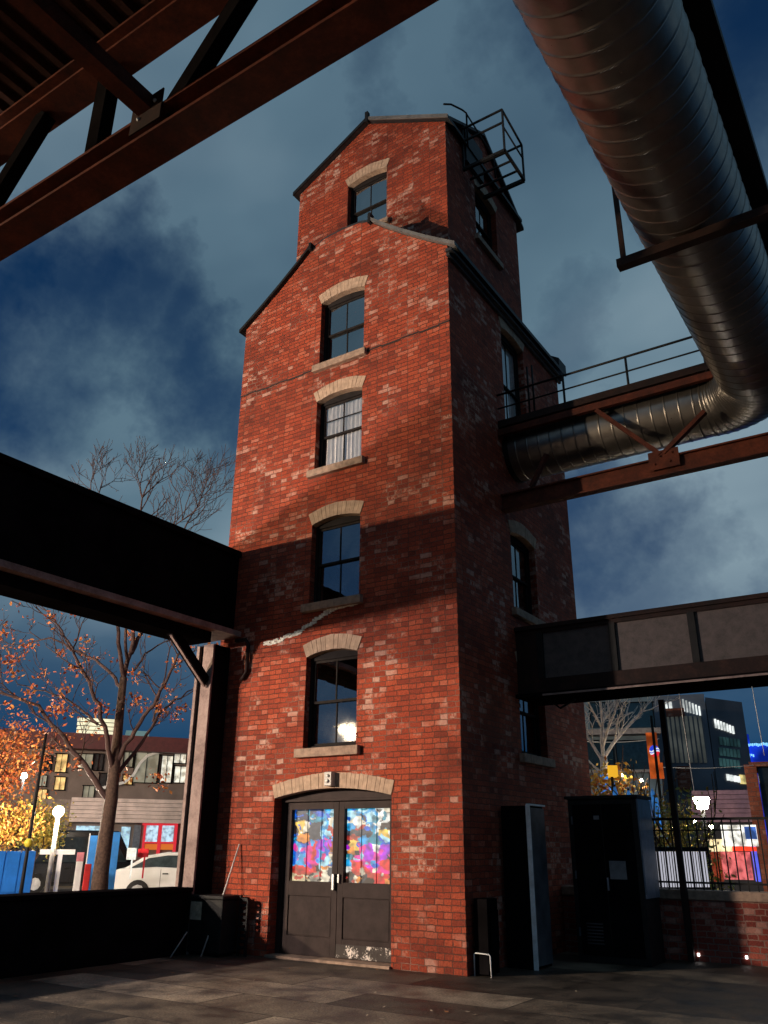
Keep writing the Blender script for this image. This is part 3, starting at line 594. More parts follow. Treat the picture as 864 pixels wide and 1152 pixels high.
for (x0, x1, is_left), PL, (zx0, zx1) in ((leaf_specs[0], LP, (215, 408)), (leaf_specs[1], RP, (475, 678))):
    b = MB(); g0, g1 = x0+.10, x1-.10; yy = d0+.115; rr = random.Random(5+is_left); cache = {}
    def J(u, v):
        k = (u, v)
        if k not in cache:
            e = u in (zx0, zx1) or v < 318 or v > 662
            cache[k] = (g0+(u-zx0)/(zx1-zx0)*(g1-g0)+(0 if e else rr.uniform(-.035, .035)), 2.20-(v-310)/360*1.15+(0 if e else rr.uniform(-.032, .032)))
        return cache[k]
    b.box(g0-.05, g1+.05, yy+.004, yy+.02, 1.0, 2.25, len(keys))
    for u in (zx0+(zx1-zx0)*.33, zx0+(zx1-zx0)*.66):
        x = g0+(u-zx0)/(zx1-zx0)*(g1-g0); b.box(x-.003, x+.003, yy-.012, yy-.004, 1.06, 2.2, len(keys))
    b.build('reflection_back', CM+[IRON], door)
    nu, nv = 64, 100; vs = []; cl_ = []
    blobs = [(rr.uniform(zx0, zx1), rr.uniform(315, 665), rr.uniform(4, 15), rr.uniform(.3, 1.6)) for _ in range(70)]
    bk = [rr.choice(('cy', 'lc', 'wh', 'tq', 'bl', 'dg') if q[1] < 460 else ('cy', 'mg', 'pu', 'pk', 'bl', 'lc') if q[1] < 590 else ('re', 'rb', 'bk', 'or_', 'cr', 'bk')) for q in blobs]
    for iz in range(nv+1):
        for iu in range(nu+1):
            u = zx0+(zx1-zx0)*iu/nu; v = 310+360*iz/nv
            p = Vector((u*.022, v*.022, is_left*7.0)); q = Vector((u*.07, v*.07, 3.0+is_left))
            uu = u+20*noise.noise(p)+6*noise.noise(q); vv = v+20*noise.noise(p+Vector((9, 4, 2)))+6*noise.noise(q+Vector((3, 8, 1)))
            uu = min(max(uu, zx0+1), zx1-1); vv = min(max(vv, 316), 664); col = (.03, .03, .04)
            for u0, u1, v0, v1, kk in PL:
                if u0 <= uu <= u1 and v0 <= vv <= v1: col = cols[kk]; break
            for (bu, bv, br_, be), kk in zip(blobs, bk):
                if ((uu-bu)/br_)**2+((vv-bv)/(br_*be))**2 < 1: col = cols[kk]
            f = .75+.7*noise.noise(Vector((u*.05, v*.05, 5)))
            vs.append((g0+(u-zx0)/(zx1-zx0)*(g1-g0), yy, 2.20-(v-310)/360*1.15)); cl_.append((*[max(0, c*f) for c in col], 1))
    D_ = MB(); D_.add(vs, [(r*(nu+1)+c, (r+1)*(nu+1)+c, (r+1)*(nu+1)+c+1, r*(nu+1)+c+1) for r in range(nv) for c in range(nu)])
    od = D_.build('reflection_glow', REFL, door); ca = od.data.color_attributes.new('Col', 'FLOAT_COLOR', 'POINT'); ca.data.foreach_set('color', np.array(cl_, dtype=np.float32).ravel())
# security light over the door
b = MB(); q = on_y(374, 877, 0)
b.box(q[0]-.07, q[0]+.07, -.13, -.013, q[2]-.10, q[2]+.11)
b.sphere((q[0]-.0, -.14, q[2]-.03), .03, mi=1); b.sphere((q[0]+.01, -.14, q[2]+.05), .025, mi=1)
b.build('wall_lamp', [simple('lamp_housing', (.45, .4, .36), .5), simple('lens', (.8, .78, .7), .2)], None, 'small pale box light mounted on the stone arch over the double door', 'wall light', bevel=.006)

# ------------------------------------------------------------------ left frame: column, heavy beam, low wall
XB = -4.72
lb = thing('steel_beam', (XB-.3, -6, 5.15), 'deep black steel box beam running from the tower to the left edge', 'beam')
b = MB(); b.box(XB-.55, XB, -16, -.02, 5.27, 6.75); b.build('web', BLACKST, lb)
b = MB(); b.box(XB-.62, XB+.06, -16, -.02, 6.752, 6.86); b.build('flange', BLACKST, lb, label='black top flange')
b = MB(); b.box(XB-.62, XB+.20, -16, -.02, 5.17, 5.268); b.build('flange', PINKST, lb, label='weathered bottom flange, pale with painted lamplight')
b = MB(); b.box(XB-.50, XB+.02, -16, -.6, 4.98, 5.168); b.build('lower_channel', BLACKST, lb)
lc = thing('steel_column', (XB-.2, -.25, 0), 'steel column of the left frame, front flange pale with painted lamplight, beside the tower', 'column')
b = MB(); b.box(XB-.24, XB, -.50, -.46, 0, 4.975); b.build('flange', PINKST, lc)  # front face pale as lamplit, web behind it black as unlit
b = MB(); b.box(XB-.17, XB-.004, -.459, -.06, 0, 4.975); b.build('web', BLACKST, lc)
b = MB(); b.box(XB-.36, XB-.245, -.42, -.10, 0, 4.975); b.build('side_channel', BLACKST, lc)
b = MB(); b.box(XB-.43, XB-.365, -.48, -.40, 0, 4.975); b.build('post', PINKST, lc)
kb = thing('knee_brace', (XB-.2, -1.2, 4.5), 'short black diagonal brace between the left column and the beam', 'brace')
b = MB(); b.beam((XB-.12, -1.42, 5.05), (XB-.12, -.52, 4.30), .14, .16); b.build('strut', BLACKST, kb)
b = MB(); b.beam((XB-.10, -1.44, 4.95), (XB-.10, -.54, 4.20), .05, .02); b.build('lit_edge', PINKST, kb)  # pale strip for the lamplit lower edge of the strut
b = MB(); b.box(XB-.40, XB, -16, -.52, 0, .90); b.box(XB-.44, XB+.04, -16, -.52, .902, .965)
b.build('low_wall', BLACKST, None, 'long low black parapet wall under the left beam', 'wall', bevel=.01)
# conduit elbow on the brickwork beside the column
b = MB(); b.tube([(XB+.12, -.06, 5.10), (XB+.36, -.06, 5.09), (XB+.43, -.06, 5.0), (XB+.43, -.06, 4.5), (XB+.36, -.06, 4.40), (XB+.30, -.04, 4.37)], .035, 8)
b.build('wall_conduit', RUSTD, None, 'short hooked black conduit on the brick just under the left beam', 'pipe')
# bin, stick, rod at the foot
lbn = thing('litter_bin', (-4.4, -.35, 0), 'black litter bin with a pale panel standing at the tower foot left of the door', 'bin')
b = MB(); b.box(-4.72, -4.02, -.52, -.12, .04, .80); b.box(-4.75, -3.99, -.55, -.09, .802, .86); b.box(-4.68, -4.06, -.48, -.16, 0, .038); b.build('body', IRON, lbn, bevel=.015)
b = MB(); b.box(-4.70, -4.46, -.528, -.521, .50, .76); b.build('panel', simple('pale_panel', (.42, .36, .27), .6, var=.3, scale=12), lbn)
b = MB()
for k in range(9): b.box(-3.93, -3.80, -.20, -.17, .10+k*.085, .145+k*.085)
b.box(-3.955, -3.931, -.21, -.16, 0, .86); b.box(-3.799, -3.775, -.21, -.16, 0, .80)
b.build('slatted_shadow', IRON, None, 'narrow black slats standing for the slotted shadow right of the bin', 'shadow shape')  # dark slats stand where the bin's slotted shadow falls
b = MB(); b.tube([(-4.30, -.62, .0), (-4.235, -.30, .85), (-4.20, -.03, 1.62)], [.012, .012, .014], 6); b.build('leaning_rod', simple('pale_rod', (.55, .50, .47), .5), None, 'thin pale rod leaning on the brick wall behind the bin', 'rod')
b = MB(); b.tube([(-4.62, -.95, .0), (-4.56, -.70, .34)], .010, 6); b.build('short_rod', simple('pale_rod2', (.5, .46, .44), .5), None, 'short pale stick on the ground in the shadow of the low wall', 'rod')

# ------------------------------------------------------------------ right lower girder
rg = thing('plate_girder', (6, 2.5, 3.95), 'brown plate girder with grey panels crossing from the tower to the right edge', 'beam')
GY = 2.15
b = MB(); b.box(.45, 14, GY+.02, GY+.06, 4.27, 5.06); b.build('web_plate', GREYP, rg)
b = MB(); b.box(.004, 14, GY-.02, GY+.07, 4.02, 4.268); b.box(.004, .46, GY-.012, GY+.07, 4.269, 5.06); b.build('lower_chord', RUSTD, rg)
b = MB(); b.box(.004, 14, 2.01, 3.0, 3.955, 4.018); b.build('bottom_flange', BLACKST, rg)
b = MB(); b.box(.5, 14, 1.995, 2.008, 3.955, 3.985); b.build('lit_flange_edge', PINKST, rg)  # pale strip stands for lamplight along the flange edge
b = MB(); b.box(.004, 14, GY-.06, 3.0, 5.13, 5.20); b.box(.004, 14, GY-.02, GY+.07, 5.062, 5.128); b.build('top_flange', RUSTD, rg)
for k in range(11):
    x = .45+1.28*k
    b = MB(); b.box(x-.055, x+.055, GY-.03, GY+.018, 4.269, 5.060); b.build('stiffener', IRON, rg)
b = MB(); b.box(.004, 14, 2.93, 2.97, 4.02, 5.128); b.build('web_plate', RUSTD, rg)
b = MB(); b.tube([(.46, GY+.3, 3.93), (.62, GY+.3, 3.80), (.9, GY+.3, 3.93)], .02, 6); b.build('loop_bracket', IRON, rg)

# ------------------------------------------------------------------ overhead duct
DZ = 8.75
dp = thing('duct_pipe', (4.64, -5, 8.1), 'large ribbed metal duct crossing overhead and turning into the tower', 'pipe')
def ribbed(b, path, radf, n=40, pitch=.25, rib=.022, rw=.028):
    """path: list of (point, tangent, s); ribs are raised seams on the shell"""
    L = path[-1][2]; pts = []
    ss = [0.0]; s = pitch*.5
    while s < L-.02:
        ss += [s-rw-.012, s-rw, s-rw*.4, s+rw*.4, s+rw, s+rw+.012]; s += pitch
    ss.append(L); rings = []
    P = np.array([p for p, _, _ in path]); S = np.array([q for _, _, q in path])
    for i, s in enumerate(ss):
        p = np.array([np.interp(s, S, P[:, k]) for k in range(3)]); p2 = np.array([np.interp(min(s+.01, L), S, P[:, k]) for k in range(3)]); p0 = np.array([np.interp(max(s-.01, 0), S, P[:, k]) for k in range(3)])
        t = p2-p0; t /= np.linalg.norm(t); r = radf(s/L)
        if i not in (0, len(ss)-1) and (i-1) % 6 in (2, 3): r += rib
        a = np.array([0, 0, 1.0]); c = np.cross(t, a); c /= np.linalg.norm(c)
        rings.append([p+r*(math.cos(2*math.pi*k/n)*a+math.sin(2*math.pi*k/n)*c) for k in range(n)])
    m = len(rings)
    b.add([v for r in rings for v in r], [(i*n+k, (i+1)*n+k, (i+1)*n+(k+1) % n, i*n+(k+1) % n) for i in range(m-1) for k in range(n)], 0, True)
def line_path(p, q, n=2):
    p, q = np.array(p, float), np.array(q, float); L = np.linalg.norm(q-p); return [(p, None, 0), (q, None, L)]
PX, PY, RB = 4.66, 2.55, 1.0
b = MB(); ribbed(b, line_path((PX, -15.5, DZ), (PX, PY-RB, DZ)), lambda u: .63, pitch=.23, rib=.007, rw=.014); b.build('straight_section', DUCT, dp, label='long straight run overhead')
b = MB(); arc = []
for i in range(25):
    a = math.pi/2*i/24; arc.append((np.array([PX-RB+RB*math.cos(a), PY-RB+RB*math.sin(a), DZ]), None, RB*a))
ribbed(b, arc, lambda u: .63-.10*u**1.5, pitch=.13, rib=.007, rw=.012); b.build('elbow', DUCT, dp)
b = MB(); ribbed(b, line_path((PX-RB, PY, DZ), (.10, PY, DZ)), lambda u: .53, pitch=.235, rib=.007, rw=.010); b.build('straight_section', DUCT, dp, label='short run entering the tower wall')
b = MB(); b.tube([(.10, PY, DZ), (-.10, PY, DZ)], .54, 40, smooth=False); b.build('wall_collar', IRON, dp)
# walkway with its truss above the duct
wk = thing('pipe_walkway', (2, 2.4, 7.3), 'rusty walkway bridge with handrails over the duct at the tower side', 'walkway')
TY = 1.85
b = MB(); b.box(.004, 4.2, TY, TY+.12, 9.08, 9.22); b.box(.004, 4.2, TY+.121, 2.35, 9.19, 9.22); b.build('deck', RUSTD, wk)
b = MB(); b.box(.004, 4.1, TY-.03, TY+.06, 8.89, 9.02); b.build('upper_chord', RUST, wk)
b = MB(); b.box(.004, 11, TY-.04, TY+.14, 7.34, 7.365); b.box(.004, 11, TY+.02, TY+.05, 7.366, 7.64); b.box(.004, 11, TY-.04, TY+.14, 7.641, 7.67); b.build('lower_chord', RUST, wk)
for (xa, za, xb_, zb) in ((1.95, 8.86, 2.95, 7.72), (3.0, 7.72, 3.75, 8.30), (.62, 7.68, .95, 8.25)):
    b = MB(); b.beam((xa, TY-.02, za), (xb_, TY-.02, zb), .07, .10, up=(0, 1, 0)); b.build('diagonal', RUST, wk)
b = MB(); b.box(2.75, 3.25, TY-.055, TY-.041, 7.45, 7.78); 
for q in ((2.85, 7.55), (2.95, 7.68), (3.1, 7.55), (3.15, 7.7)): b.sphere((q[0], TY-.06, q[1]), .02, 8, 5)
b.build('gusset', RUST, wk)
for z, r in ((9.80, .022), (9.50, .016)):
    b = MB(); b.tube([(.004, TY+.03, z), (3.9, TY+.03, z)] + ([(3.92, TY+.03, z)] if z > 9.6 else [(4.15, TY+.03, z)]), r, 8); b.build('handrail', IRON, wk)
for x in (1.36, 2.55, 3.87):
    b = MB(); b.tube([(x, TY+.03, 8.98), (x, TY+.03, 9.80)], .022, 8); b.build('post', IRON, wk)
b = MB()
for x in (.62, .72): b.tube([(x, TY+.13, 9.3), (x, TY+.13, 10.3)], .02, 6)
b.build('grab_bar', IRON, wk)
# longitudinal service beam right of the duct
b = MB(); b.box(4.75, 5.48, -15.5, 3.2, 9.42, 9.70); b.build('service_beam', IRON, None, 'black beam running alongside the overhead duct at the top right', 'beam')
hg = thing('duct_hanger', (4.6, -2.85, 8.1), 'rusty angle bracket hanging under the overhead duct at the right', 'bracket')
b = MB(); b.box(3.82, 7.5, -2.90, -2.885, 8.02, 8.13); b.box(3.82, 7.5, -2.884, -2.78, 8.02, 8.035); b.build('angle', RUSTD, hg)
b = MB(); b.box(3.87, 3.93, -2.88, -2.84, 8.131, 9.5); b.box(3.87, 4.745, -2.88, -2.82, 9.502, 9.56); b.build('rod', RUSTD, hg)

# ------------------------------------------------------------------ top left truss and canopy
tt = thing('roof_truss', (0, -7.8, 6.9), 'rusty red steel truss crossing the top left corner overhead', 'truss')
def ibeam(b, x0, x1, y0, y1, z0, h, tf=.03):
    b.box(x0, x1, y0, y1, z0, z0+tf); b.box(x0, x1, y0, y1, z0+h-tf, z0+h); ym = (y0+y1)/2; b.box(x0, x1, ym-.012, ym+.012, z0+tf+.001, z0+h-tf-.001)
b = MB(); ibeam(b, -5.2, 9.5, -7.97, -7.67, 6.90, .26); b.build('lower_chord', RUST, tt)
b = MB(); ibeam(b, -5.2, 3.7, -7.97, -7.67, 8.35, .26); b.build('upper_chord', RUST, tt)
for (xa, xb_) in ((-1.28, -.30), (.66, .66), (1.60, 2.62), (-2.2, -1.3), (3.4, 2.75), (-3.1, -3.1), (-4.1, -3.2)):
    b = MB(); b.beam((xa, -7.82, 7.165), (xb_, -7.82, 8.345), .16, .13, up=(0, 1, 0)); b.build('web_member', BLACKST, tt)
b = MB(); b.box(1.34, 1.70, -7.985, -7.972, 6.98, 7.30)
b.v = b.v; 
for q in ((1.40, 7.2), (1.5, 7.25), (1.62, 7.2), (1.44, 7.1)): b.sphere((q[0], -7.99, q[1]), .018, 8, 5, mi=1)
b.build('gusset', [RUSTD, CHROME], tt)
b = MB(); b.beam((1.50, -7.95, 7.22), (1.50, -16, 7.22), .15, .15); b.build('tie_beam', RUST, tt)
cn = thing('canopy_roof', (-3, -12, 8.62), 'dark corrugated canopy roof over the top left corner', 'roof')
b = MB()
x = -5.2
prf = []
while x < 3.6:
    prf += [(x, 8.66), (x+.07, 8.66), (x+.10, 8.74), (x+.17, 8.74), (x+.20, 8.66)]; x += .20
prf2 = []
for p in prf:
    if not prf2 or p[0] > prf2[-1][0]+1e-6: prf2.append(p)
slab(b, prf2, -16, -7.62, .02)
b.build('corrugated_sheet', rust('canopy_sheet', (.03, .015, .012), (.06, .024, .018), (.09, .04, .03)), cn)
for y in (-9.6, -11.4, -13.2, -15):
    b = MB(); b.box(-5.2, 3.6, y-.05, y+.05, 8.50, 8.658); b.build('purlin', RUSTD, cn)

# ------------------------------------------------------------------ roof cage on the upper side gable
cg = thing('access_cage', (0, 2.2, 15.6), 'small black steel cage platform high on the side of the tower roof', 'platform')
xo, xi = .58, -.44; ya, yb_ = 1.66, 2.68; zb, zt = 15.60, 16.80
b = MB(); t = .035
def rail(b, p, q, w=.04): b.beam(p, q, w, w)
rail(b, (xi, ya, zb), (xo, ya, zb), .07); rail(b, (xi, yb_, zb), (xo, yb_, zb), .08); rail(b, (xo, ya, zb), (xo, yb_, zb), .06)
rail(b, (xi, ya+.34, zb), (xo, ya+.34, zb)); rail(b, (xi, ya+.68, zb), (xo, ya+.68, zb)); b.build('floor_frame', IRON, cg)
for p, q in (((xo, ya, zb), (xo, ya, zt)), ((xo, yb_, zb), (xo, yb_, zt-.15)), ((xi+.02, ya, zb), (xi+.02, ya, zt+.1))):
    b = MB(); rail(b, p, q); b.build('post', IRON, cg)
b = MB()
for z in (zt, zt-.38): rail(b, (xi, ya, z), (xo, ya, z))
rail(b, (xo, ya, zt-.02), (xo, yb_, zt-.15)); rail(b, (xo-.02, ya, zt-.45), (xo, yb_, zt-.55), .03)
rail(b, (xi, ya, zt), (xi, ya-.1, zt+.1)); rail(b, (xi, yb_, zt-.15), (xo, yb_, zt-.15)); b.build('guard_rail', IRON, cg)
b = MB(); b.tube([(-.5, .95, 16.95), (-.45, 1.2, 17.15), (-.35, 1.55, 17.25), (-.30, 1.66, 17.22), (-.30, 1.66, 16.2)], .022, 6); b.tube([(-.30, 1.66, 17.2), (.02, 2.3, 16.3), (.05, 2.3, 15.64)], .02, 6); b.build('hand_loop', IRON, cg)
b = MB(); b.box(-.478, -.38, 1.75, 2.6, 15.95, 16.9); b.build('hatch', SLATE, cg)

# ------------------------------------------------------------------ right foot of the tower: cabinets, wall, fence
ct = thing('tall_cabinet', (.3, 1.4, 0), 'tall narrow dark metal cabinet with a bright vertical edge, against the side wall', 'cabinet')
CAB = simple('cabinet_paint', (.045, .045, .052), .25, var=.2, metal=.2); CABS = simple('cabinet_side', (.16, .18, .21), .28, var=.35, scale=3, metal=.6)
b = MB(); b.box(.06, .50, 1.12, 1.70, 0, 2.19); b.build('body', BLACKST, ct, bevel=.006)
b = MB(); b.box(.501, .53, 1.16, 1.68, .04, 2.16); b.build('door', CABS, ct, bevel=.004)
b = MB(); b.box(.48, .545, 1.095, 1.118, .0, 2.2); b.box(.48, .545, 1.119, 1.70, 2.191, 2.215); b.build('edge_trim', simple('bright_trim', (.9, .89, .87), .4), ct)
b = MB(); b.box(.05, .26, .14, .46, .02, .94); b.box(.27, .30, .2, .4, .3, .8)
b.build('meter_box', BLACKST, None, 'small black box standing by the tower corner beside the tall cabinet', 'cabinet', bevel=.006)
b = MB(); b.tube([(.06, .10, .0), (.06, .10, .26), (.08, .10, .275), (.28, .10, .27), (.30, .10, .25), (.32, .08, .0)], .009, 6)
b.build('hoop_guard', simple('white_hoop', (.75, .72, .70), .4), None, 'thin white hoop guard standing on the paving at the tower corner', 'guard')
bc = thing('large_cabinet', (1.2, 2.8, 0), 'large black utility cabinet with a small grey notice, beside the brick wall', 'cabinet')
b = MB(); b.box(.62, 1.74, 2.45, 3.15, 0, 2.33); b.box(.58, 1.78, 2.41, 3.19, 2.332, 2.38); b.build('body', IRON, bc, bevel=.008)
b = MB(); b.box(1.741, 1.765, 2.47, 3.13, .9, 2.32); b.build('side_panel', simple('pale_blue_panel', (.12, .15, .20), .4), bc)
b = MB(); b.box(.70, 1.16, 2.43, 2.449, .1, 2.25); b.box(1.18, 1.66, 2.43, 2.449, .1, 2.25); b.build('door', BLACKST, bc, bevel=.004)
b = MB()
for z in (.35, 1.15, 1.95): b.box(.675, .699, 2.425, 2.448, z, z+.12)
b.build('hinge', CABS, bc) if False else None
for z in (.35, 1.15, 1.95):
    b = MB(); b.box(.672, .696, 2.425, 2.448, z, z+.12); b.build('hinge', CABS, bc)
b = MB(); b.box(1.19, 1.215, 2.40, 2.429, 1.0, 1.18); b.build('handle', CABS, bc)
b = MB()
for k in range(7): b.box(.80, 1.06, 2.421, 2.4295, .25+k*.045, .27+k*.045)
b.build('vent_louvres', CAB, bc)
NOT = simple('grey_notice', (.16, .16, .17), .6)
for q in ((1.24, 1.50, 1.16, 1.42), (1.05, 1.14, 2.02, 2.08)): b = MB(); b.box(q[0], q[1], 2.42, 2.429, q[2], q[3]); b.build('notice', NOT, bc)
WY = 3.5
sw = thing('site_wall', (6, WY+.12, 0), 'low red brick wall with stone coping under the black railings at right', 'wall')
b = MB(); b.box(.004, 14, WY, WY+.25, 0, .86); b.build('brickwork', BRICK2, sw)
b = MB(); b.box(.004, 14, WY-.04, WY+.29, .862, 1.0); b.build('coping', STONE_D, sw, bevel=.012)
WLT = emit('marker_light_lens', (1, .92, .9), 6)
for px, py in ((786, 1074), (840, 1077)):
    q = on_y(px, py, WY); b = MB(); b.box(q[0]-.016, q[0]+.016, WY-.012, WY-.001, q[2]-.02, q[2]+.02)
    b.build('marker_light', WLT, None, 'left one of two tiny white lights at the foot of the brick wall' if px < 800 else 'right one of two tiny white lights at the foot of the brick wall', 'light', group='tiny lights on the brick wall')
rf = thing('iron_railing', (5, WY+.1, 1.0), 'black iron railing on top of the low brick wall', 'railing')
FY = WY+.08
b = MB(); b.box(1.55, 14, FY-.02, FY+.02, 2.03, 2.07); b.build('rail', IRON, rf); b = MB(); b.box(1.55, 14, FY-.015, FY+.015, 1.09, 1.12); b.build('rail', IRON, rf)
b = MB(); b.box(1.55, 3.0, FY-.012, FY+.012, 1.87, 1.89); b.build('rail', IRON, rf)
b = MB(); x = 1.66
while x < 14: b.box(x-.009, x+.009, FY-.009, FY+.009, 1.0, 2.03); x += .135
b.build('bars', IRON, rf)
b = MB(); b.box(2.02, 2.11, WY-.14, WY-.05, 0, 3.95); b.build('steel_post', RUSTD, None, 'dark steel post standing in front of the railing and holding the plate girder', 'column')

# ------------------------------------------------------------------ lamps
def point(name, loc, e, col, rad, parent=None):
    l = bpy.data.lights.new(name, 'POINT'); l.energy = e; l.color = col; l.shadow_soft_size = rad
    o = bpy.data.objects.new(name, l); COL.objects.link(o)
    if parent is not None: o.parent = parent; o.location = Vector(loc)-wloc(parent)
    else: o.location = loc
    return o
KEYS = [((-18.55, -22.4, 7.06), 11500, (1, .79, .53), 'tall yard lamp far out to the left of the tower'), ((-10.5, -13.0, 4.70), 4500, (1, .84, .72), 'lower yard lamp nearer the tower, out to the left')]
for kp, ks, kc, klab in KEYS:
    kl = thing('street_lamp', (kp[0], kp[1], 0), klab, 'street lamp', 'yard lamps left of the tower')
    b = MB(); b.tube([(kp[0], kp[1], 0), (kp[0], kp[1], kp[2]-.22)], [.09, .06], 10); b.build('mast', IRON, kl)
    b = MB(); b.sphere(kp, .22, 20, 12); b.build('globe', emit('key_globe', kc, ks), kl)
    hr, hz = (.95, .36) if kp[2] > 6 else (.30, .60)
    b = MB(); n_ = 24; b.add([(kp[0]+hr*f*math.cos(2*math.pi*k/n_), kp[1]+hr*f*math.sin(2*math.pi*k/n_), kp[2]+z) for f, z in ((1, hz), (.25, hz+.10)) for k in range(n_)], [(k, (k+1) % n_, n_+(k+1) % n_, n_+k) for k in range(n_)]+[tuple(range(n_, 2*n_))]); b.build('added_cap', IRON, kl)  # cap added out of view; the wide one dims light on the tower top

# ------------------------------------------------------------------ trees
def grow(b, p, d, L, r, depth, rng, tips, spread=.55, upb=.12, mi=0, minr=.006):
    p = np.array(p, float); d = np.array(d, float); d /= np.linalg.norm(d)
    n = 4; pts = [p.copy()]; rad = [r]
    for i in range(n):
        d = d+np.array([rng.gauss(0, .10), rng.gauss(0, .10), rng.gauss(0, .08)+upb*.35]); d /= np.linalg.norm(d)
        p = p+d*L/n; pts.append(p.copy()); rad.append(max(minr, r*(1-.38*(i+1)/n)))
        if depth > 0 and i in (1, 2) and rng.random() < .75:
            sd = np.array([rng.gauss(0, 1), rng.gauss(0, 1), rng.gauss(.25, .6)]); sd -= d*np.dot(sd, d); sd /= np.linalg.norm(sd)
            grow(b, p, d*.75+sd*spread*1.2, L*rng.uniform(.5, .75), max(minr, r*.55), depth-1, rng, tips, spread, upb, mi, minr)
    b.tube(pts, rad, 6 if r > .02 else 4, mi, cap=False)
    tips.append((p, d))
    if depth > 0:
        for k in range(2):
            sd = np.array([rng.gauss(0, 1), rng.gauss(0, 1), rng.gauss(.1, .5)]); sd -= d*np.dot(sd, d); sd /= np.linalg.norm(sd)
            grow(b, p, d+sd*spread, L*rng.uniform(.62, .85), max(minr, r*.6), depth-1, rng, tips, spread, upb, mi, minr)
def leaf_cloud(b, centres, n, rad, size, rng, mi_n=3, flat=.7):
    for c in centres:
        for _ in range(n):
            o = np.array([rng.gauss(0, rad), rng.gauss(0, rad), rng.gauss(0, rad*flat)])+c
            a = np.array([rng.gauss(0, 1) for _ in range(3)]); a /= np.linalg.norm(a); e = np.cross(a, [rng.gauss(0, 1) for _ in range(3)]); e /= np.linalg.norm(e)
            s = size*rng.uniform(.55, 1.25)
            b.add([o-a*s, o+e*s*.55-a*s*.1, o+a*s*.9, o-e*s*.5+a*s*.1], [(0, 1, 2, 3)], rng.randrange(mi_n))
BARK = simple('brown_bark', (.085, .05, .036), .9, var=.4, scale=18, bump=.6)
TWIG = simple('reddish_twig_bark', (.075, .04, .034), .9)
PALEB = simple('pale_bark', (.75, .66, .60), .85, var=.2, scale=10, bump=.3)
def leafm(n, c):
    m = simple(n, c, .6, var=.2, scale=20); p = m.node_tree.nodes['Principled BSDF']; p.inputs['Subsurface Weight'].default_value = 0; return m
ORL = [leafm('orange_leaf', (.52, .13, .025)), leafm('rust_leaf', (.36, .07, .02)), leafm('gold_leaf', (.58, .22, .05))]
YEL = [leafm('yellow_leaf', (.68, .46, .08)), leafm('lime_leaf', (.42, .42, .10)), leafm('amber_leaf', (.62, .30, .05))]
D1 = 22.0
def P1(px, py, dd=0): return far(px, py, D1+dd)
tr = thing('street_tree', tuple(P1(113, 1010)*np.array([1, 1, 0])), 'tall bare tree with a few orange leaves, seen under the left beam', 'tree')
b = MB(); rng = random.Random(11); tips = []; tips_top = []
g = P1(112, 1010); 
trunk = [(g[0], g[1], -.02), tuple(P1(113, 985)), tuple(P1(119, 940)), tuple(P1(125, 900)), tuple(P1(128, 870)), tuple(P1(132, 830)), tuple(P1(136, 790)), tuple(P1(139, 762))]
b.tube(trunk, [.23, .185, .168, .158, .14, .118, .10, .09], 12)
tb = b.build('trunk', BARK, tr)
b = MB()
limbs = [([(120, 897, 0), (100, 868, .1), (82, 845, .2), (66, 822, .3), (42, 795, .4), (12, 782, .5), (-20, 778, .6)], .062),
         ([(126, 868, 0), (120, 830, -.3), (112, 795, -.5), (99, 768, -.7), (88, 745, -.8), (76, 722, -.9), (64, 702, -1)], .052),
         ([(137, 775, 0), (126, 757, .3), (106, 742, .6), (80, 730, .9), (56, 716, 1.1), (30, 725, 1.4)], .040),
         ([(110, 815, .0), (95, 800, .3), (75, 786, .5), (50, 778, .7), (20, 770, .9)], .030),
         ([(130, 860, 0), (147, 830, -.2), (162, 806, -.4), (176, 785, -.6), (192, 755, -.8), (205, 730, -.9), (216, 712, -1)], .055),
         ([(134, 868, 0), (160, 835, .4), (176, 808, .6), (196, 788, .8), (216, 776, 1)], .042),
         ([(172, 812, .6), (182, 775, .4), (192, 730, .2), (200, 708, .1)], .024),
         ([(139, 762, 0), (135, 735, -.3), (132, 700, -.5), (128, 660, -.7), (120, 615, -.9), (108, 575, -1.2)], .050),
         ([(139, 762, 0), (146, 735, .2), (151, 700, .3), (154, 650, .3), (158, 600, .3), (160, 560, .2)], .058),
         ([(148, 735, .2), (158, 712, .5), (172, 680, .7), (188, 640, 1), (205, 600, 1.2), (222, 570, 1.4)], .045),
         ([(144, 745, 0), (141, 720, -.4), (146, 690, -.8), (158, 650, -1.2), (178, 605, -1.5), (205, 585, -1.8)], .036),
         ([(150, 755, 0), (163, 735, .2), (185, 722, .5), (213, 712, .8)], .026)]
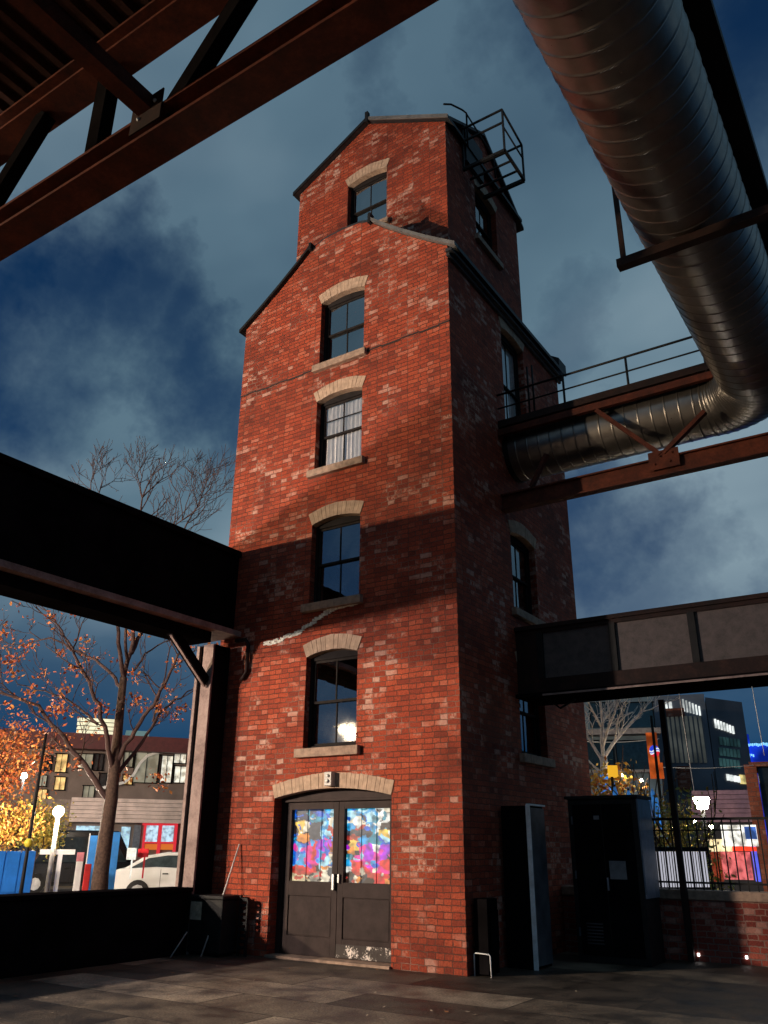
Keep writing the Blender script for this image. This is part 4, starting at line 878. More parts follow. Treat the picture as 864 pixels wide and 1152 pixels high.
for pl, r in limbs:
    pts = [P1(x, y, d) for x, y, d in pl]; n = len(pts)
    # gentle irregularity
    fine = []
    for i in range(n-1):
        for k in range(3):
            t = k/3; fine.append(pts[i]*(1-t)+pts[i+1]*t+np.array([rng.gauss(0, .02) for _ in range(3)])*(0 if i == 0 and k == 0 else 1))
    fine.append(pts[-1]); m_ = len(fine)
    b.tube(fine, [1.2*r*(1-.7*i/(m_-1)) for i in range(m_)], 8, cap=False)
    top = pl[-1][1] < 640
    for i in range(4, m_):
        if rng.random() < (.6 if top else .5):
            d = fine[i]-fine[i-1]; d /= np.linalg.norm(d); sd = np.array([rng.gauss(0, 1), rng.gauss(0, 1), rng.gauss(.3, .5)]); sd /= np.linalg.norm(sd)
            L_ = rng.uniform(.5, .95) if top else rng.uniform(.4, .8)
            grow(b, fine[i], d*.6+sd*.8, L_, r*.36, 2 if top else 2, rng, tips_top if top else tips, .6, .25, 0, .0055)
    d = fine[-1]-fine[-2]
    for k in range(3 if top else 1): grow(b, fine[-1], d/np.linalg.norm(d)+np.array([rng.gauss(0, .45), rng.gauss(0, .45), .2]), 0.8 if top else .6, r*.36, 3, rng, tips_top if top else tips, .6, .3, 0, .0055)
b.build('limbs', TWIG, tr)
b = MB(); rng = random.Random(5)
cl = [P1(x, y, d) for x, y, d in ((10, 745, .3), (22, 738, .2), (30, 725, .4), (5, 715, .6), (12, 760, .5), (72, 775, .4), (66, 790, .3), (60, 800, .3), (75, 800, .2), (50, 822, .3), (84, 752, -.8), (90, 748, -.7), (97, 722, .7), (58, 695, -1), (68, 733, 1), (153, 785, 0), (160, 793, 0), (152, 762, .2), (190, 775, -.6), (182, 800, .4), (196, 806, .7), (205, 797, .8), (207, 715, -.6), (200, 745, .1), (86, 862, .2), (110, 800, -.4), (116, 795, -.5), (140, 872, .1), (183, 885, 1), (178, 872, .8), (44, 855, .4), (20, 815, .5), (36, 778, .5), (48, 760, .8), (10, 795, .5), (150, 715, .3))]
leaf_cloud(b, cl, 30, .13, .062, rng)
rng2 = random.Random(9)
leaf_cloud(b, [t[0] for t in tips if rng2.random() < .05], 7, .10, .055, rng)
b.build('leaves', ORL, tr, label='thin clusters of orange autumn leaves')

def small_tree(name, px, D, H, mats, label, crown_c, n_clumps, rad, leaves, size, seed, bark=BARK, depth=3, group=None, r0=.12, cat='tree', fork=.45):
    g = far(px, 950, D); rg_ = random.Random(seed); t_ = thing(name, (g[0], g[1], 0), label, cat, group)
    b = MB(); fz = H*fork; b.tube([(g[0], g[1], -.02), (g[0]+.05, g[1], fz*.5), (g[0], g[1]+.04, fz)], [r0, r0*.85, r0*.7], 8); b.build('trunk', bark, t_)
    b = MB(); tp = []
    for k in range(5):
        a = k*2.4+rg_.random(); grow(b, (g[0], g[1], fz-.05), (math.cos(a)*.6, math.sin(a)*.6, 1), H*.28, r0*.5, depth, rg_, tp, .6, .2, 0, .008)
    b.build('limbs', bark, t_)
    if leaves:
        b = MB(); cs = []
        for _ in range(n_clumps):
            v = np.array([rg_.gauss(0, 1) for _ in range(3)]); v /= np.linalg.norm(v); cs.append(np.array([g[0], g[1], 0])+np.array([0, 0, crown_c])+v*rad*rg_.uniform(.4, 1)*np.array([1, 1, .8]))
        cs += [q[0] for q in tp[::3]]
        leaf_cloud(b, cs, leaves, rad*.22, size, rg_); b.build('leaves', mats, t_)
    return t_
small_tree('autumn_tree', -28, 27, 4.2, ORL, 'dense orange autumn tree at the left edge in front of the building', 3.35, 70, 1.4, 34, .06, 21)
small_tree('autumn_tree', -12, 26, 2.4, [YEL[0], ORL[2], YEL[2]], 'low gold lit tree beneath the orange one at the left edge', 1.85, 30, .8, 20, .06, 22, cat='tree', r0=.06)
small_tree('garden_shrub', 40, 30, 2.4, [YEL[0], YEL[1], YEL[0]], 'bright yellow shrub beside the white globe lamp', 1.9, 30, .85, 26, .06, 23, cat='shrub', r0=.05)

# ------------------------------------------------------------------ frames for distant facades
class Facade:
    def __init__(s, px, D, rot=0):
        q = far(px, 950, D); v = np.array([q[0]-CAM[0], q[1]-CAM[1]]); v /= np.linalg.norm(v)
        a = R_(rot); v = np.array([v[0]*math.cos(a)-v[1]*math.sin(a), v[0]*math.sin(a)+v[1]*math.cos(a)])
        s.O = np.array([q[0], q[1], 0.0]); s.n = np.array([v[0], v[1], 0.0]); s.u = np.array([v[1], -v[0], 0.0])
    def uz(s, px, py, back=0):
        d = ray(px, py); t = np.dot(s.O+s.n*back-CAM, s.n)/np.dot(d, s.n); q = CAM+d*t
        return np.dot(q-s.O, s.u), q[2]
    def box(s, b, u0, u1, z0, z1, w0, w1, mi=0):
        if u0 > u1: u0, u1 = u1, u0
        if z0 > z1: z0, z1 = z1, z0
        b.fbox(s.O+s.u*u0+s.n*w0+np.array([0, 0, z0]), s.u*(u1-u0), s.n*(w1-w0), np.array([0, 0, z1-z0]), mi)
    def pbox(s, b, x0, y0, x1, y1, w0, w1, mi=0):
        u0, z0 = s.uz(x0, (y0+y1)/2); u1, _ = s.uz(x1, (y0+y1)/2); _, za = s.uz((x0+x1)/2, y0); _, zb = s.uz((x0+x1)/2, y1)
        s.box(b, u0, u1, zb, za, w0, w1, mi)
    def at(s, u, w=0): return tuple(s.O+s.u*u+s.n*w)
TAUPE = simple('taupe_render', (.20, .15, .13), .8, var=.15, scale=1.5); DARKWALL = simple('dark_facade', (.035, .034, .040), .7, var=.3, scale=.8)
SIDING = simple('pale_stone_siding', (.78, .62, .57), .8, var=.15, scale=2); WHITEP = simple('white_paint', (.78, .76, .74), .4, var=.06)
REDF = simple('dark_red_fascia', (.10, .02, .02), .6, var=.2); FGLASS = simple('dim_window_glass', (.03, .04, .045), .08, var=.3, spec=.8)
LITY = emit('warm_lit_window', (1.0, .66, .24), 1.0, 3.0); LITW = emit('white_lit_window', (1.0, .96, .80), .95, 4.0); LITG = emit('dim_lit_window', (.42, .40, .30), .45, 2.0); LITC = emit('cool_lit_window', (.50, .80, 1.0), .9, 5.0)
# left street building
A = Facade(125, 42, 4)
ab = thing('street_building', A.at(0), 'long dark building with pale stone band and lit red shop front, beyond the left tree', 'building')
b = MB(); uL, _ = A.uz(-200, 900); uR, _ = A.uz(290, 900); zt_ = A.uz(150, 846)[1]
zb1 = A.uz(150, 905)[1]
A.box(b, uL, uR, -.05, zt_, .3, 14); b.build('wall', TAUPE, ab)
b = MB(); zr = A.uz(150, 829)[1]; A.box(b, uL, uR, zt_+.01, zr, -.5, 14.5); b.build('roof', REDF, ab)
b = MB(); u0, _ = A.uz(79, 910); za, zb_ = A.uz(150, 899)[1], A.uz(150, 926)[1]
for k in range(6):
    A.box(b, u0, uR, zb_+(za-zb_)*k/6+.015, zb_+(za-zb_)*(k+1)/6, -.22-.01*(k % 2), .295)
b.build('stone_band', SIDING, ab)
b = MB(); A.pbox(b, 40, 899, 79, 928, -.1, .295); b.build('render_panel', simple('beige_render', (.30, .23, .20), .8), ab)
wl = [(63, 848, 75, 868, LITY), (62, 874, 73, 888, LITY), (50, 850, 58, 866, FGLASS), (43, 872, 52, 884, LITG), (42, 888, 52, 900, LITY), (88, 848, 104, 864, LITG), (106, 848, 116, 866, FGLASS), (94, 884, 106, 897, LITG), (140, 846, 150, 862, LITG), (139, 872, 149, 882, LITY),
      (152, 846, 178, 880, LITG), (182, 850, 194, 880, LITW), (197, 844, 210, 858, LITW), (197, 862, 210, 880, LITW), (28, 905, 38, 930, FGLASS), (112, 870, 128, 886, FGLASS)]
for x0, y0, x1, y1, m in wl:
    b = MB(); e = 1.0
    for (a0, c0, a1, c1) in ((x0-e, y0-e, x1+e, y0), (x0-e, y1, x1+e, y1+e), (x0-e, y0, x0, y1), (x1, y0, x1+e, y1), ((x0+x1)/2-.3, y0, (x0+x1)/2+.3, y1)): A.pbox(b, a0, c0, a1, c1, .16, .298)
    w = b.build('window', BLACKST, ab); b = MB(); A.pbox(b, x0, y0, x1, y1, .24, .297); b.build('pane', m, w)
b = MB(); pts = [A.uz(x, y) for x, y in ((108, 888), (125, 884), (140, 880), (150, 872), (158, 858), (166, 850), (178, 846), (200, 845))]
for i in range(len(pts)-1):
    (ua, z_a), (ub, z_b) = pts[i], pts[i+1]; b.beam(A.O+A.u*ua+A.n*.1+np.array([0, 0, z_a]), A.O+A.u*ub+A.n*.1+np.array([0, 0, z_b]), .15, .12)
b.build('curved_canopy_edge', WHITEP, ab)
REDS = emit('red_lit_frame', (.75, .03, .05), .7); POST = emit('lit_poster', (.55, .80, 1.0), .95, 6.0); ORAN = emit('orange_lit_panel', (.80, .20, .03), .6)
b = MB()
for q in ((161, 926, 199, 928.5), (161, 947, 199, 949), (161, 926, 163.5, 965), (178, 926, 181.5, 965), (196, 926, 199, 965)): A.pbox(b, *q, .12, .29)
sf = b.build('shop_front', REDS, ab)
for q in ((163.5, 178), (181.5, 196)):
    b = MB(); A.pbox(b, q[0], 928.5, q[1], 947, .2, .285); b.build('pane', POST, sf)
    b = MB(); A.pbox(b, q[0], 949.5, q[1], 956, .2, .285); b.build('panel', ORAN, sf)
for q in ((86, 929, 118, 934), (136, 930, 146, 956)): b = MB(); A.pbox(b, *q, .2, .29); b.build('pane', LITC, ab)
b = MB(); A.pbox(b, 150, 928, 158, 960, .2, .29); b.build('door', simple('steel_blue_door', (.14, .17, .22), .4), ab)
# bright building behind
Bf = Facade(105, 78, 0)
bb = thing('lit_tower_block', Bf.at(0), 'far block with bright yellow-white storeys rising behind the dark left building', 'building')
b = MB(); Bf.pbox(b, 86, 808, 134, 870, 0, 12); Bf.box(b, Bf.uz(86, 850)[0], Bf.uz(134, 850)[0], 0, Bf.uz(100, 869)[1], .1, 11.9); b.build('wall', DARKWALL, bb)
SC = emit('bright_lit_storey', (1.0, .93, .62), 1.05, .35)
for k in range(5):
    b = MB(); y0 = 808.5+k*4.6; Bf.pbox(b, 87-.4*k, y0, 133, y0+3.6, -.08, -.01); b.build('window_band', SC, bb)
b = MB(); Bf.pbox(b, 141, 819, 168, 850, 2, 12); b.build('green_annex', emit('pale_green_lit', (.20, .34, .34), .5), bb)

# vehicles ---------------------------------------------------------
def car(name, F_, uc, w, L, H, paint, label, flip=1, glassm=None, van=False):
    """side profile extruded across the width; nose towards +u when flip = 1"""
    c = thing(name, F_.at(uc, w), label, 'car' if not van else 'van')
    W = 1.78
    if van: prof_ = [(-.50, .32), (-.5, .95), (-.48, 1.0), (-.30, 1.03), (-.17, 1.03), (.5, 1.03), (.5, .32)]; roof = [(-.34, 1.03), (-.22, H/1.0), (.46, H), (.498, 1.03)]
    else: prof_ = [(-.50, .30), (-.505, .60), (-.49, .88), (-.44, .95), (-.20, 1.0), (.20, .93), (.40, .86), (.48, .72), (.50, .45), (.49, .28)]; roof = [(-.42, .94), (-.28, H-.10), (-.14, H), (.04, H-.01), (.13, H-.09), (.27, .92)]
    def ext(b, pr, y0, y1, mi=0, inset=0):
        n = len(pr); vs = []
        for y in (y0, y1):
            for u, z in pr: vs.append(F_.O+F_.u*(uc+flip*u*L)+F_.n*(w+y)+np.array([0, 0, z]))
        fs = [tuple(range(n)), tuple(range(2*n-1, n-1, -1))]+[(i, i+n, (i+1) % n+n, (i+1) % n) for i in range(n)]
        b.add(vs, fs, mi)
    b = MB(); ext(b, prof_, 0, W); b2 = b.build('body', paint, c, bevel=.06)
    b = MB(); ext(b, [(u*(1-.0), z) for u, z in roof], .12, W-.12); b.build('cabin', paint, c, bevel=.05)
    g = [(u*.90+(-.006 if not van else .01), .97+(z-.97)*.80) for u, z in roof]; b = MB(); ext(b, g, .10, W-.10); b.build('side_window', glassm or FGLASS, c)
    for s_ in (-.31, .31):
        ctr = F_.O+F_.u*(uc+flip*s_*L)+np.array([0, 0, .33])
        b = MB(); b.tube([ctr+F_.n*(w-.02), ctr+F_.n*(w+.20)], .33, 20, smooth=False); wh = b.build('wheel', IRON, c)
        b = MB(); b.tube([ctr+F_.n*(w-.035), ctr+F_.n*(w-.021)], .20, 10, smooth=False); b.build('rim', simple('alloy_rim', (.5, .5, .5), .3, metal=.6), wh)
    for s_ in (-.17, .08):
        b = MB(); p0 = F_.O+F_.u*(uc+flip*s_*L)+F_.n*(w-.008)+np.array([0, 0, .34]); b.fbox(p0, F_.u*.012, F_.n*.02, np.array([0, 0, .60])); b.fbox(p0+F_.u*flip*.06+np.array([0, 0, .46])-F_.n*.02, F_.u*flip*.16, F_.n*.03, np.array([0, 0, .035])); b.build('door_line', IRON, c)
    b = MB(); p0 = F_.O+F_.u*(uc-flip*.49*L)+F_.n*(w+.01)+np.array([0, 0, .26]); b.fbox(p0, F_.u*flip*.98*L, F_.n*.06, np.array([0, 0, .08])); b.build('sill_trim', IRON, c)
    b = MB(); p0 = F_.O+F_.u*(uc-flip*.505*L)+F_.n*(w+.02)+np.array([0, 0, .74]); b.fbox(p0-F_.u*flip*.02, F_.u*flip*.30, F_.n*.25-F_.n*.06, np.array([0, 0, .14])); b.build('tail_light', simple('red_lens', (.5, .01, .01), .2), c)
    b = MB(); p0 = F_.O+F_.u*(uc+flip*.43*L)+F_.n*(w-.01)+np.array([0, 0, .66]); b.fbox(p0, F_.u*flip*.22, F_.n*.2, np.array([0, 0, .12])); b.build('headlight', WHITEP, c)
    return c
Cf = Facade(160, 27, -4)
car('parked_car', Cf, Cf.uz(125, 970)[0]+2.15, 0, 4.3, 1.40, simple('white_car_paint', (.50, .49, .48), .22, var=.03), 'white hatchback parked beside the tree trunk, its tail towards the trunk')
Df = Facade(95, 33, 3)
car('parked_van', Df, Df.uz(96, 960)[0], 0, 4.9, 2.05, simple('black_car_paint', (.012, .012, .014), .18, var=.03), 'black van parked behind the white globe lamp', van=True, flip=-1)
# street clutter at left ------------------------------------------
Gf = Facade(30, 22, 0)
b = MB()
for k in range(4): Gf.pbox(b, -30+17*k, 957.5, -14+17*k, 1004, -.02, .5)
Gf.box(b, Gf.uz(-30, 980)[0], Gf.uz(36.5, 980)[0], 0, Gf.uz(0, 959)[1], .01, .49)
BLUEP = simple('bright_blue_paint', (.02, .17, .62), .35, var=.15, scale=3)
b.build('blue_hoarding', BLUEP, None, 'bright blue panel hoarding at the bottom left corner of the view', 'hoarding')
g = Gf.at(Gf.uz(24, 1000)[0], -.6); zt_ = Gf.uz(40, 850)[1]
b = MB(); b.tube([(g[0], g[1], 0), (g[0], g[1], .9), (g[0]+.01, g[1], 4.0)], [.05, .04, .03], 8); b.sphere((g[0], g[1], 1.62), .10, 8, 6, mi=1); b.build('sign_pole', [IRON, simple('yellow_band', (.8, .65, .05), .5)], None, 'thin black pole with a yellow knob beside the blue hoarding', 'pole')
MASTP = simple('grey_mast', (.30, .28, .26), .5)
def globe_lamp(name, px, py, D, r, col, s, label, mast=MASTP, group=None, lantern=False):
    q = far(px, py, D); t_ = thing(name, (q[0], q[1], 0), label, 'street lamp', group)
    b = MB(); b.tube([(q[0], q[1], 0), (q[0], q[1], q[2]-r*.9)], [.075, .05], 10); b.box(q[0]-.14, q[0]+.14, q[1]-.14, q[1]+.14, 0, .2); b.build('mast', mast, t_)
    b = MB()
    if lantern:
        b.add([(q[0]+sx*r*f, q[1]+sy*r*f, q[2]+dz) for dz, f in ((-r*.9, .55), (r*.7, 1.0)) for sx, sy in ((-1, -1), (1, -1), (1, 1), (-1, 1))], [(3, 2, 1, 0), (4, 5, 6, 7), (0, 1, 5, 4), (1, 2, 6, 5), (2, 3, 7, 6), (3, 0, 4, 7)])
    else: b.sphere(tuple(q), r, 16, 10)
    b.build('globe', emit(name+'_glow', col, s), t_)
    if lantern:
        b = MB(); b.box(q[0]-r*1.1, q[0]+r*1.1, q[1]-r*1.1, q[1]+r*1.1, q[2]+r*.72, q[2]+r*.85); b.build('cap', IRON, t_)
    return q
globe_lamp('globe_street_lamp', 66, 913, 24, .13, (1, .85, .66), 1300, 'white mast street lamp with a glowing globe at left, in front of the van')
globe_lamp('globe_street_lamp', 27, 873, 33, .10, (1, .88, .72), 900, 'smaller globe lamp seen high through the orange tree at the left edge', mast=IRON)
Ef = Facade(110, 20, 0)
def post(name, px, y0, y1, w, mats, label, cat, F_=Ef, cap=None):
    u, zt = F_.uz(px, y0); b = MB(); F_.box(b, u-w/2, u+w/2, 0, zt, 0, w)
    if cap: F_.box(b, u-w/2-.004, u+w/2+.004, zt-.16, zt+.02, -.004, w+.004, 1)
    return b.build(name, mats, None, label, cat, bevel=.01)
post('bollard', 91, 960, 0, .14, [WHITEP, simple('pink_cap', (.7, .25, .28), .5)], 'white bollard with a pink top left of the tree trunk', 'bollard', cap=1)
post('bollard', 99.5, 972, 0, .13, [simple('red_post', (.5, .02, .02), .5)], 'short red bollard against the tree trunk', 'bollard')
Hf = Facade(110, 24, 0)
for px, y0, y1, w, lab in ((106, 940, 975, .18, 'slim blue banner left of the tree trunk'), (129, 936, 976, .30, 'wider blue banner right of the tree trunk')):
    u, zt = Hf.uz(px, y0); b = MB(); Hf.box(b, u-w/2, u+w/2, .35, zt, 0, .03); Hf.box(b, u-w/2-.03, u-w/2-.004, 0, zt+.05, 0, .03, 1); Hf.box(b, u-.25, u+.25, 0, .04, -.15, .2, 1)
    b.build('feather_banner', [simple('blue_banner', (.03, .22, .62), .6, var=.25, scale=2), WHITEP], None, lab, 'banner')
u, zt = Hf.uz(65, 957); b = MB(); Hf.box(b, u-.42, u+.42, zt-.09, zt+.03, 0, .03); Hf.box(b, u+.02, u+.13, 0, zt-.091, 0, .05); b.build('barrier_sign', WHITEP, None, 'white T-shaped barrier beside the globe lamp mast', 'barrier')
u, _ = A.uz(150, 950); b = MB(); Hf.pbox(b, 144, 954, 155, 968, 1.0, 1.05); Hf.pbox(b, 148, 968, 150, 990, 1.0, 1.04); b.build('white_board', simple('white_board_face', (.6, .68, .72), .5), None, 'small white board standing behind the white car', 'sign')
b = MB(); Hf.pbox(b, 157.5, 955, 170, 965, 1.2, 1.25); Hf.pbox(b, 163, 965, 165, 990, 1.2, 1.24); b.build('red_board', simple('red_board_face', (.6, .02, .03), .5), None, 'small red board standing behind the white car', 'sign')
b = MB(); q = far(66, 985, 26); b.box(-60, -22, -8, 30, -.011, -.004); b.build('gravel_verge', simple('ochre_verge', (.22, .15, .08), .9, scale=1.2), kind='structure')

# ------------------------------------------------------------------ right background
# pale lit tree
wt = far(683, 905, 22); t_ = thing('pale_tree', (wt[0], wt[1], 0), 'bare pale tree lit from below with a blue wrapped trunk, just right of the tower', 'tree')
def PW(x, y, d=0): return far(x, y, 22+d)
b = MB(); b.tube([(wt[0], wt[1], 0), PW(682, 895), PW(680, 870), PW(679, 852)], [.13, .11, .10, .09], 10); b.build('trunk', PALEB, t_)
b = MB(); b.tube([(wt[0], wt[1], .6), PW(682, 895), PW(680.5, 872)], [.145, .125, .115], 10); b.build('trunk_wrap', emit('blue_light_wrap', (.02, .22, .70), .8), t_)
b = MB(); rng = random.Random(4); tp = []
for pl, r in (([(679, 853, 0), (677, 830, 0), (678, 812, 0), (676, 795, 0), (674, 775, 0)], .055), ([(679, 853, 0), (690, 836, .2), (702, 822, .3), (714, 808, .4), (723, 800, .5)], .05), ([(678, 840, 0), (684, 820, -.2), (692, 800, -.3), (695, 780, -.3)], .04), ([(678, 856, 0), (668, 840, .2), (661, 828, .3), (650, 812, .4)], .045), ([(677, 818, 0), (668, 802, -.2), (662, 790, -.3)], .035), ([(678, 812, 0), (684, 800, .2), (692, 788, .3)], .035), ([(681, 872, 0), (668, 862, .2), (656, 850, .3)], .03), ([(692, 834, .2), (694, 815, 0), (704, 805, 0), (712, 801, 0)], .028)):
    pts = [PW(*p) for p in pl]; n = len(pts); b.tube(pts, [r*(1-.5*i/(n-1)) for i in range(n)], 7, cap=False)
    for i in range(1, n):
        d = pts[i]-pts[i-1]; d /= np.linalg.norm(d)
        for k in range(1): grow(b, pts[i], d+np.array([rng.gauss(0, .6), rng.gauss(0, .6), rng.gauss(.1, .4)]), .5, .018, 2, rng, tp, .6, .2, 0, .007)
b.build('limbs', PALEB, t_)
# teal dark building behind it
Kf = Facade(700, 48, 0)
kb_ = thing('dark_office', Kf.at(0), 'dark blue-grey building with a pale cornice behind the pale tree', 'building')
TEAL = simple('dark_teal_cladding', (.14, .20, .24), .5, var=.25, scale=.5)
b = MB(); Kf.box(b, Kf.uz(560, 850)[0], Kf.uz(742, 850)[0], 0, Kf.uz(700, 778)[1], .3, 12); b.build('wall', TEAL, kb_)
b = MB(); Kf.pbox(b, 600, 822, 743, 828, -.6, .29); Kf.pbox(b, 600, 867, 743, 870, -.2, .29); b.build('cornice', simple('pale_cornice', (.34, .29, .27), .8), kb_)
for x0, y0, x1, y1 in ((694, 833, 731, 865), (658, 833, 690, 865), (700, 790, 735, 818), (664, 790, 696, 818)):
    b = MB(); Kf.pbox(b, x0-1, y0-1, x1+1, y0, .15, .29); Kf.pbox(b, x0-1, y0, x0, y1, .15, .29); Kf.pbox(b, x1, y0, x1+1, y1, .15, .29); w = b.build('window', BLACKST, kb_)
    b = MB(); Kf.pbox(b, x0, y0, x1, y1, .2, .29); b.build('pane', simple('dusk_glass', (.015, .04, .06), .12, spec=.8), w)
# dark glazed block with lit bands
Lf = Facade(795, 60, 0)
lk = thing('glazed_block', Lf.at(Lf.uz(795, 950)[0]), 'dark glazed block with rows of bright white windows, right of the banner post', 'building')
b = MB(); zc = Lf.uz(800, 786)[1]; uA, uM, uB = Lf.uz(742, 840)[0], Lf.uz(800, 840)[0], Lf.uz(833, 840)[0]
Lf.box(b, uA-9, uM, 0, Lf.uz(790, 780)[1], .2, 14)
b.build('wall', simple('slate_cladding', (.13, .15, .19), .5, var=.2, scale=.4), lk)
sd = (Lf.u*1.0+Lf.n*1.2); sd /= np.linalg.norm(sd)
# receding right-hand wing
b = MB(); O = Lf.O+Lf.u*(uM+.05)+Lf.n*.25; Lw = (uB-uM)*2.1; Hw = Lf.uz(808, 783)[1]
b.fbox(O, sd*Lw, Lf.n*8, np.array([0, 0, Hw])); b.build('wing', simple('slate_cladding_b', (.10, .10, .12), .5, var=.2, scale=.4), lk)
LB = emit('office_strip_light', (.95, 1.0, .96), 1.1, 1.2); LBW = emit('warm_cafe_light', (1.0, .80, .30), 1.1, 1.5)
nrm = np.cross(sd, [0, 0, 1]); nrm = nrm if np.dot(nrm, Lf.n) < 0 else -nrm
def wpl(px, py):
    d = ray(px, py); t = np.dot(O-CAM, nrm)/np.dot(d, nrm); q = CAM+d*t; return np.dot(q-O, sd), q[2]
def wbox(b, x0, y0, x1, y1, th=.05, off=.02, mi=0):
    s0, z0 = wpl(x0, (y0+y1)/2); s1, _ = wpl(x1, (y0+y1)/2); za = wpl((x0+x1)/2, y0)[1]; zb = wpl((x0+x1)/2, y1)[1]
    b.fbox(O+sd*s0+nrm*off+np.array([0, 0, zb]), sd*(s1-s0), nrm*th, np.array([0, 0, za-zb]), mi)
for k in range(6):
    b = MB(); Lf.pbox(b, 768+3.6*k, 786+k*1.6, 770.0+3.6*k, 800+k*.9, .12, .19); b.build('window', LB, lk)
for k in range(3):
    b = MB(); Lf.pbox(b, 742+5.2*k, 789, 745.5+5.2*k, 797, .12, .19); b.build('window', LB, lk)
for k in range(7):
    b = MB(); wbox(b, 803.5+3.3*k, 809+k*1.35, 805.3+3.3*k, 819+k*1.1); b.build('window', LB, lk)
for k in range(4):
    b = MB(); wbox(b, 817+4*k, 871+k*.8, 820+4*k, 878+k*.8); b.build('window', LB, lk)
b = MB(); wbox(b, 832, 872, 842, 882); b.build('window', LBW, lk)
LGD = emit('dim_teal_office', (.05, .13, .13), .5, .8)
for r_ in range(3):
    for k in range(6):
        b = MB(); wbox(b, 809+4*k, 829+r_*12+k*.5, 811.6+4*k, 838+r_*12+k*.5); b.build('window', LGD, lk)
b = MB()
for k in range(9): Lf.pbox(b, 747+5.2*k, 805, 750.4+5.2*k, 858, .12, .19, 0)
b.build('window', emit('mixed_dim_office', (.16, .17, .15), .35, .55), lk)
for q in ((744, 797, 770, 806), (762, 862, 777, 888)): b = MB(); Lf.pbox(b, *q, -.1, .19); b.build('brick_pier', BRICK3, lk)
# brick corner building at the right edge
Mf = Facade(856, 34, 0)
mb_ = thing('brick_corner_building', Mf.at(0), 'red brick corner building with dark windows at the right edge', 'building')
b = MB(); Mf.pbox(b, 844, 860, 858, 960, .0, 3); Mf.box(b, Mf.uz(844, 900)[0], Mf.uz(858, 900)[0], 0, Mf.uz(850, 959)[1], .01, 2.99); Mf.pbox(b, 842, 856, 960, 861, -.1, 3); b.build('brick_pier', BRICK3, mb_)
b = MB(); Mf.box(b, Mf.uz(858, 900)[0], Mf.uz(960, 900)[0], 0, Mf.uz(870, 861.5)[1], .3, 3); b.build('window', FGLASS, mb_)
# long siding band building
Nf = Facade(810, 40, 0)
nb = thing('siding_kiosk', Nf.at(0), 'low building with purple-brown horizontal siding behind the bright stall', 'building')
b = MB()
for k in range(7): Nf.pbox(b, 778, 889+k*5.2, 852, 889+(k+1)*5.2-.5, -.02*(k % 2), 5)
b.build('siding', simple('purple_siding', (.42, .24, .30), .7, var=.15), nb)
b = MB(); Nf.box(b, Nf.uz(778, 900)[0], Nf.uz(852, 900)[0], 0, Nf.uz(800, 925.6)[1], .05, 4.9); b.build('wall', DARKWALL, nb)
# blue lit rooftop sign
Of = Facade(850, 70, 0)
bs = thing('blue_lit_building', Of.at(0), 'electric blue floodlit building at the right edge above the brick pier', 'building')
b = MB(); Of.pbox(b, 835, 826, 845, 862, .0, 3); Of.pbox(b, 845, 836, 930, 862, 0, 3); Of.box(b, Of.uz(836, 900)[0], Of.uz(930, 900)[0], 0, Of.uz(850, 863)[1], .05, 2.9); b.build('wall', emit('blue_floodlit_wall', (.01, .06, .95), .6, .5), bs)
b = MB(); rr = random.Random(2)
for k in range(14): x = 838+k*2.0; Of.pbox(b, x, 836.5+rr.uniform(-.8, .8)-k*.05, x+1.5, 839.5+rr.uniform(-.8, .8)-k*.05, -.12, -.01)
for k in range(5): x = 838+k*2.2; Of.pbox(b, x, 848+rr.uniform(-1, 1), x+1.6, 851+rr.uniform(-1, 1), -.12, -.01)
b.build('light_strip', emit('blue_white_strip', (.25, .65, 1.0), 1.3), bs)
# banner on its post
q = far(743.2, 900, 19); bp_ = thing('hanging_banner', (q[0], q[1], 0), 'tall orange banner with a round blue, white and red wave emblem on a post', 'banner')
Pf = Facade(738, 19, 0)
b = MB(); b.tube([(q[0], q[1], 0), (q[0], q[1], Pf.uz(741, 805)[1])], .03, 8); b.build('post', IRON, bp_)
ORB = emit('lit_orange_banner', (.75, .13, .02), .75, 3.0)
b = MB(); Pf.pbox(b, 729, 824, 741.5, 876, 0, .03); Pf.pbox(b, 741.6, 858, 746.5, 876, 0, .03); ban = b.build('banner_cloth', ORB, bp_)
b = MB(); ec = Pf.uz(736.3, 845); rad_ = (Pf.uz(742, 845)[0]-ec[0]); nE = 24
def wave(z): return z
for j, (lo_, hi_, mi) in enumerate(((-1, -.35, 0), (-.35, -.05, 1), (-.05, .25, 2), (.25, 1, 2))):
    pass
cells = 26
for iu in range(cells):
    for iz in range(cells):
        u = -1+2*(iu+.5)/cells; z = -1+2*(iz+.5)/cells
        if u*u+z*z > 1: continue
        s = z-.28*math.sin(u*2.6)
        mi = 0 if s > .30 else 1 if s > .05 else 0 if s > -.12 else 1 if s > -.35 else 2
        h = rad_/cells; Pf.box(b, ec[0]+u*rad_-h, ec[0]+u*rad_+h, ec[1]+z*rad_*1.15-h*1.15, ec[1]+z*rad_*1.15+h*1.15, -.012, -.002, mi)
b.build('emblem', [emit('emblem_blue', (.02, .06, .70), .9), emit('emblem_white', (.85, .90, 1.0), .9), emit('emblem_red', (.75, .02, .04), .9)], bp_)
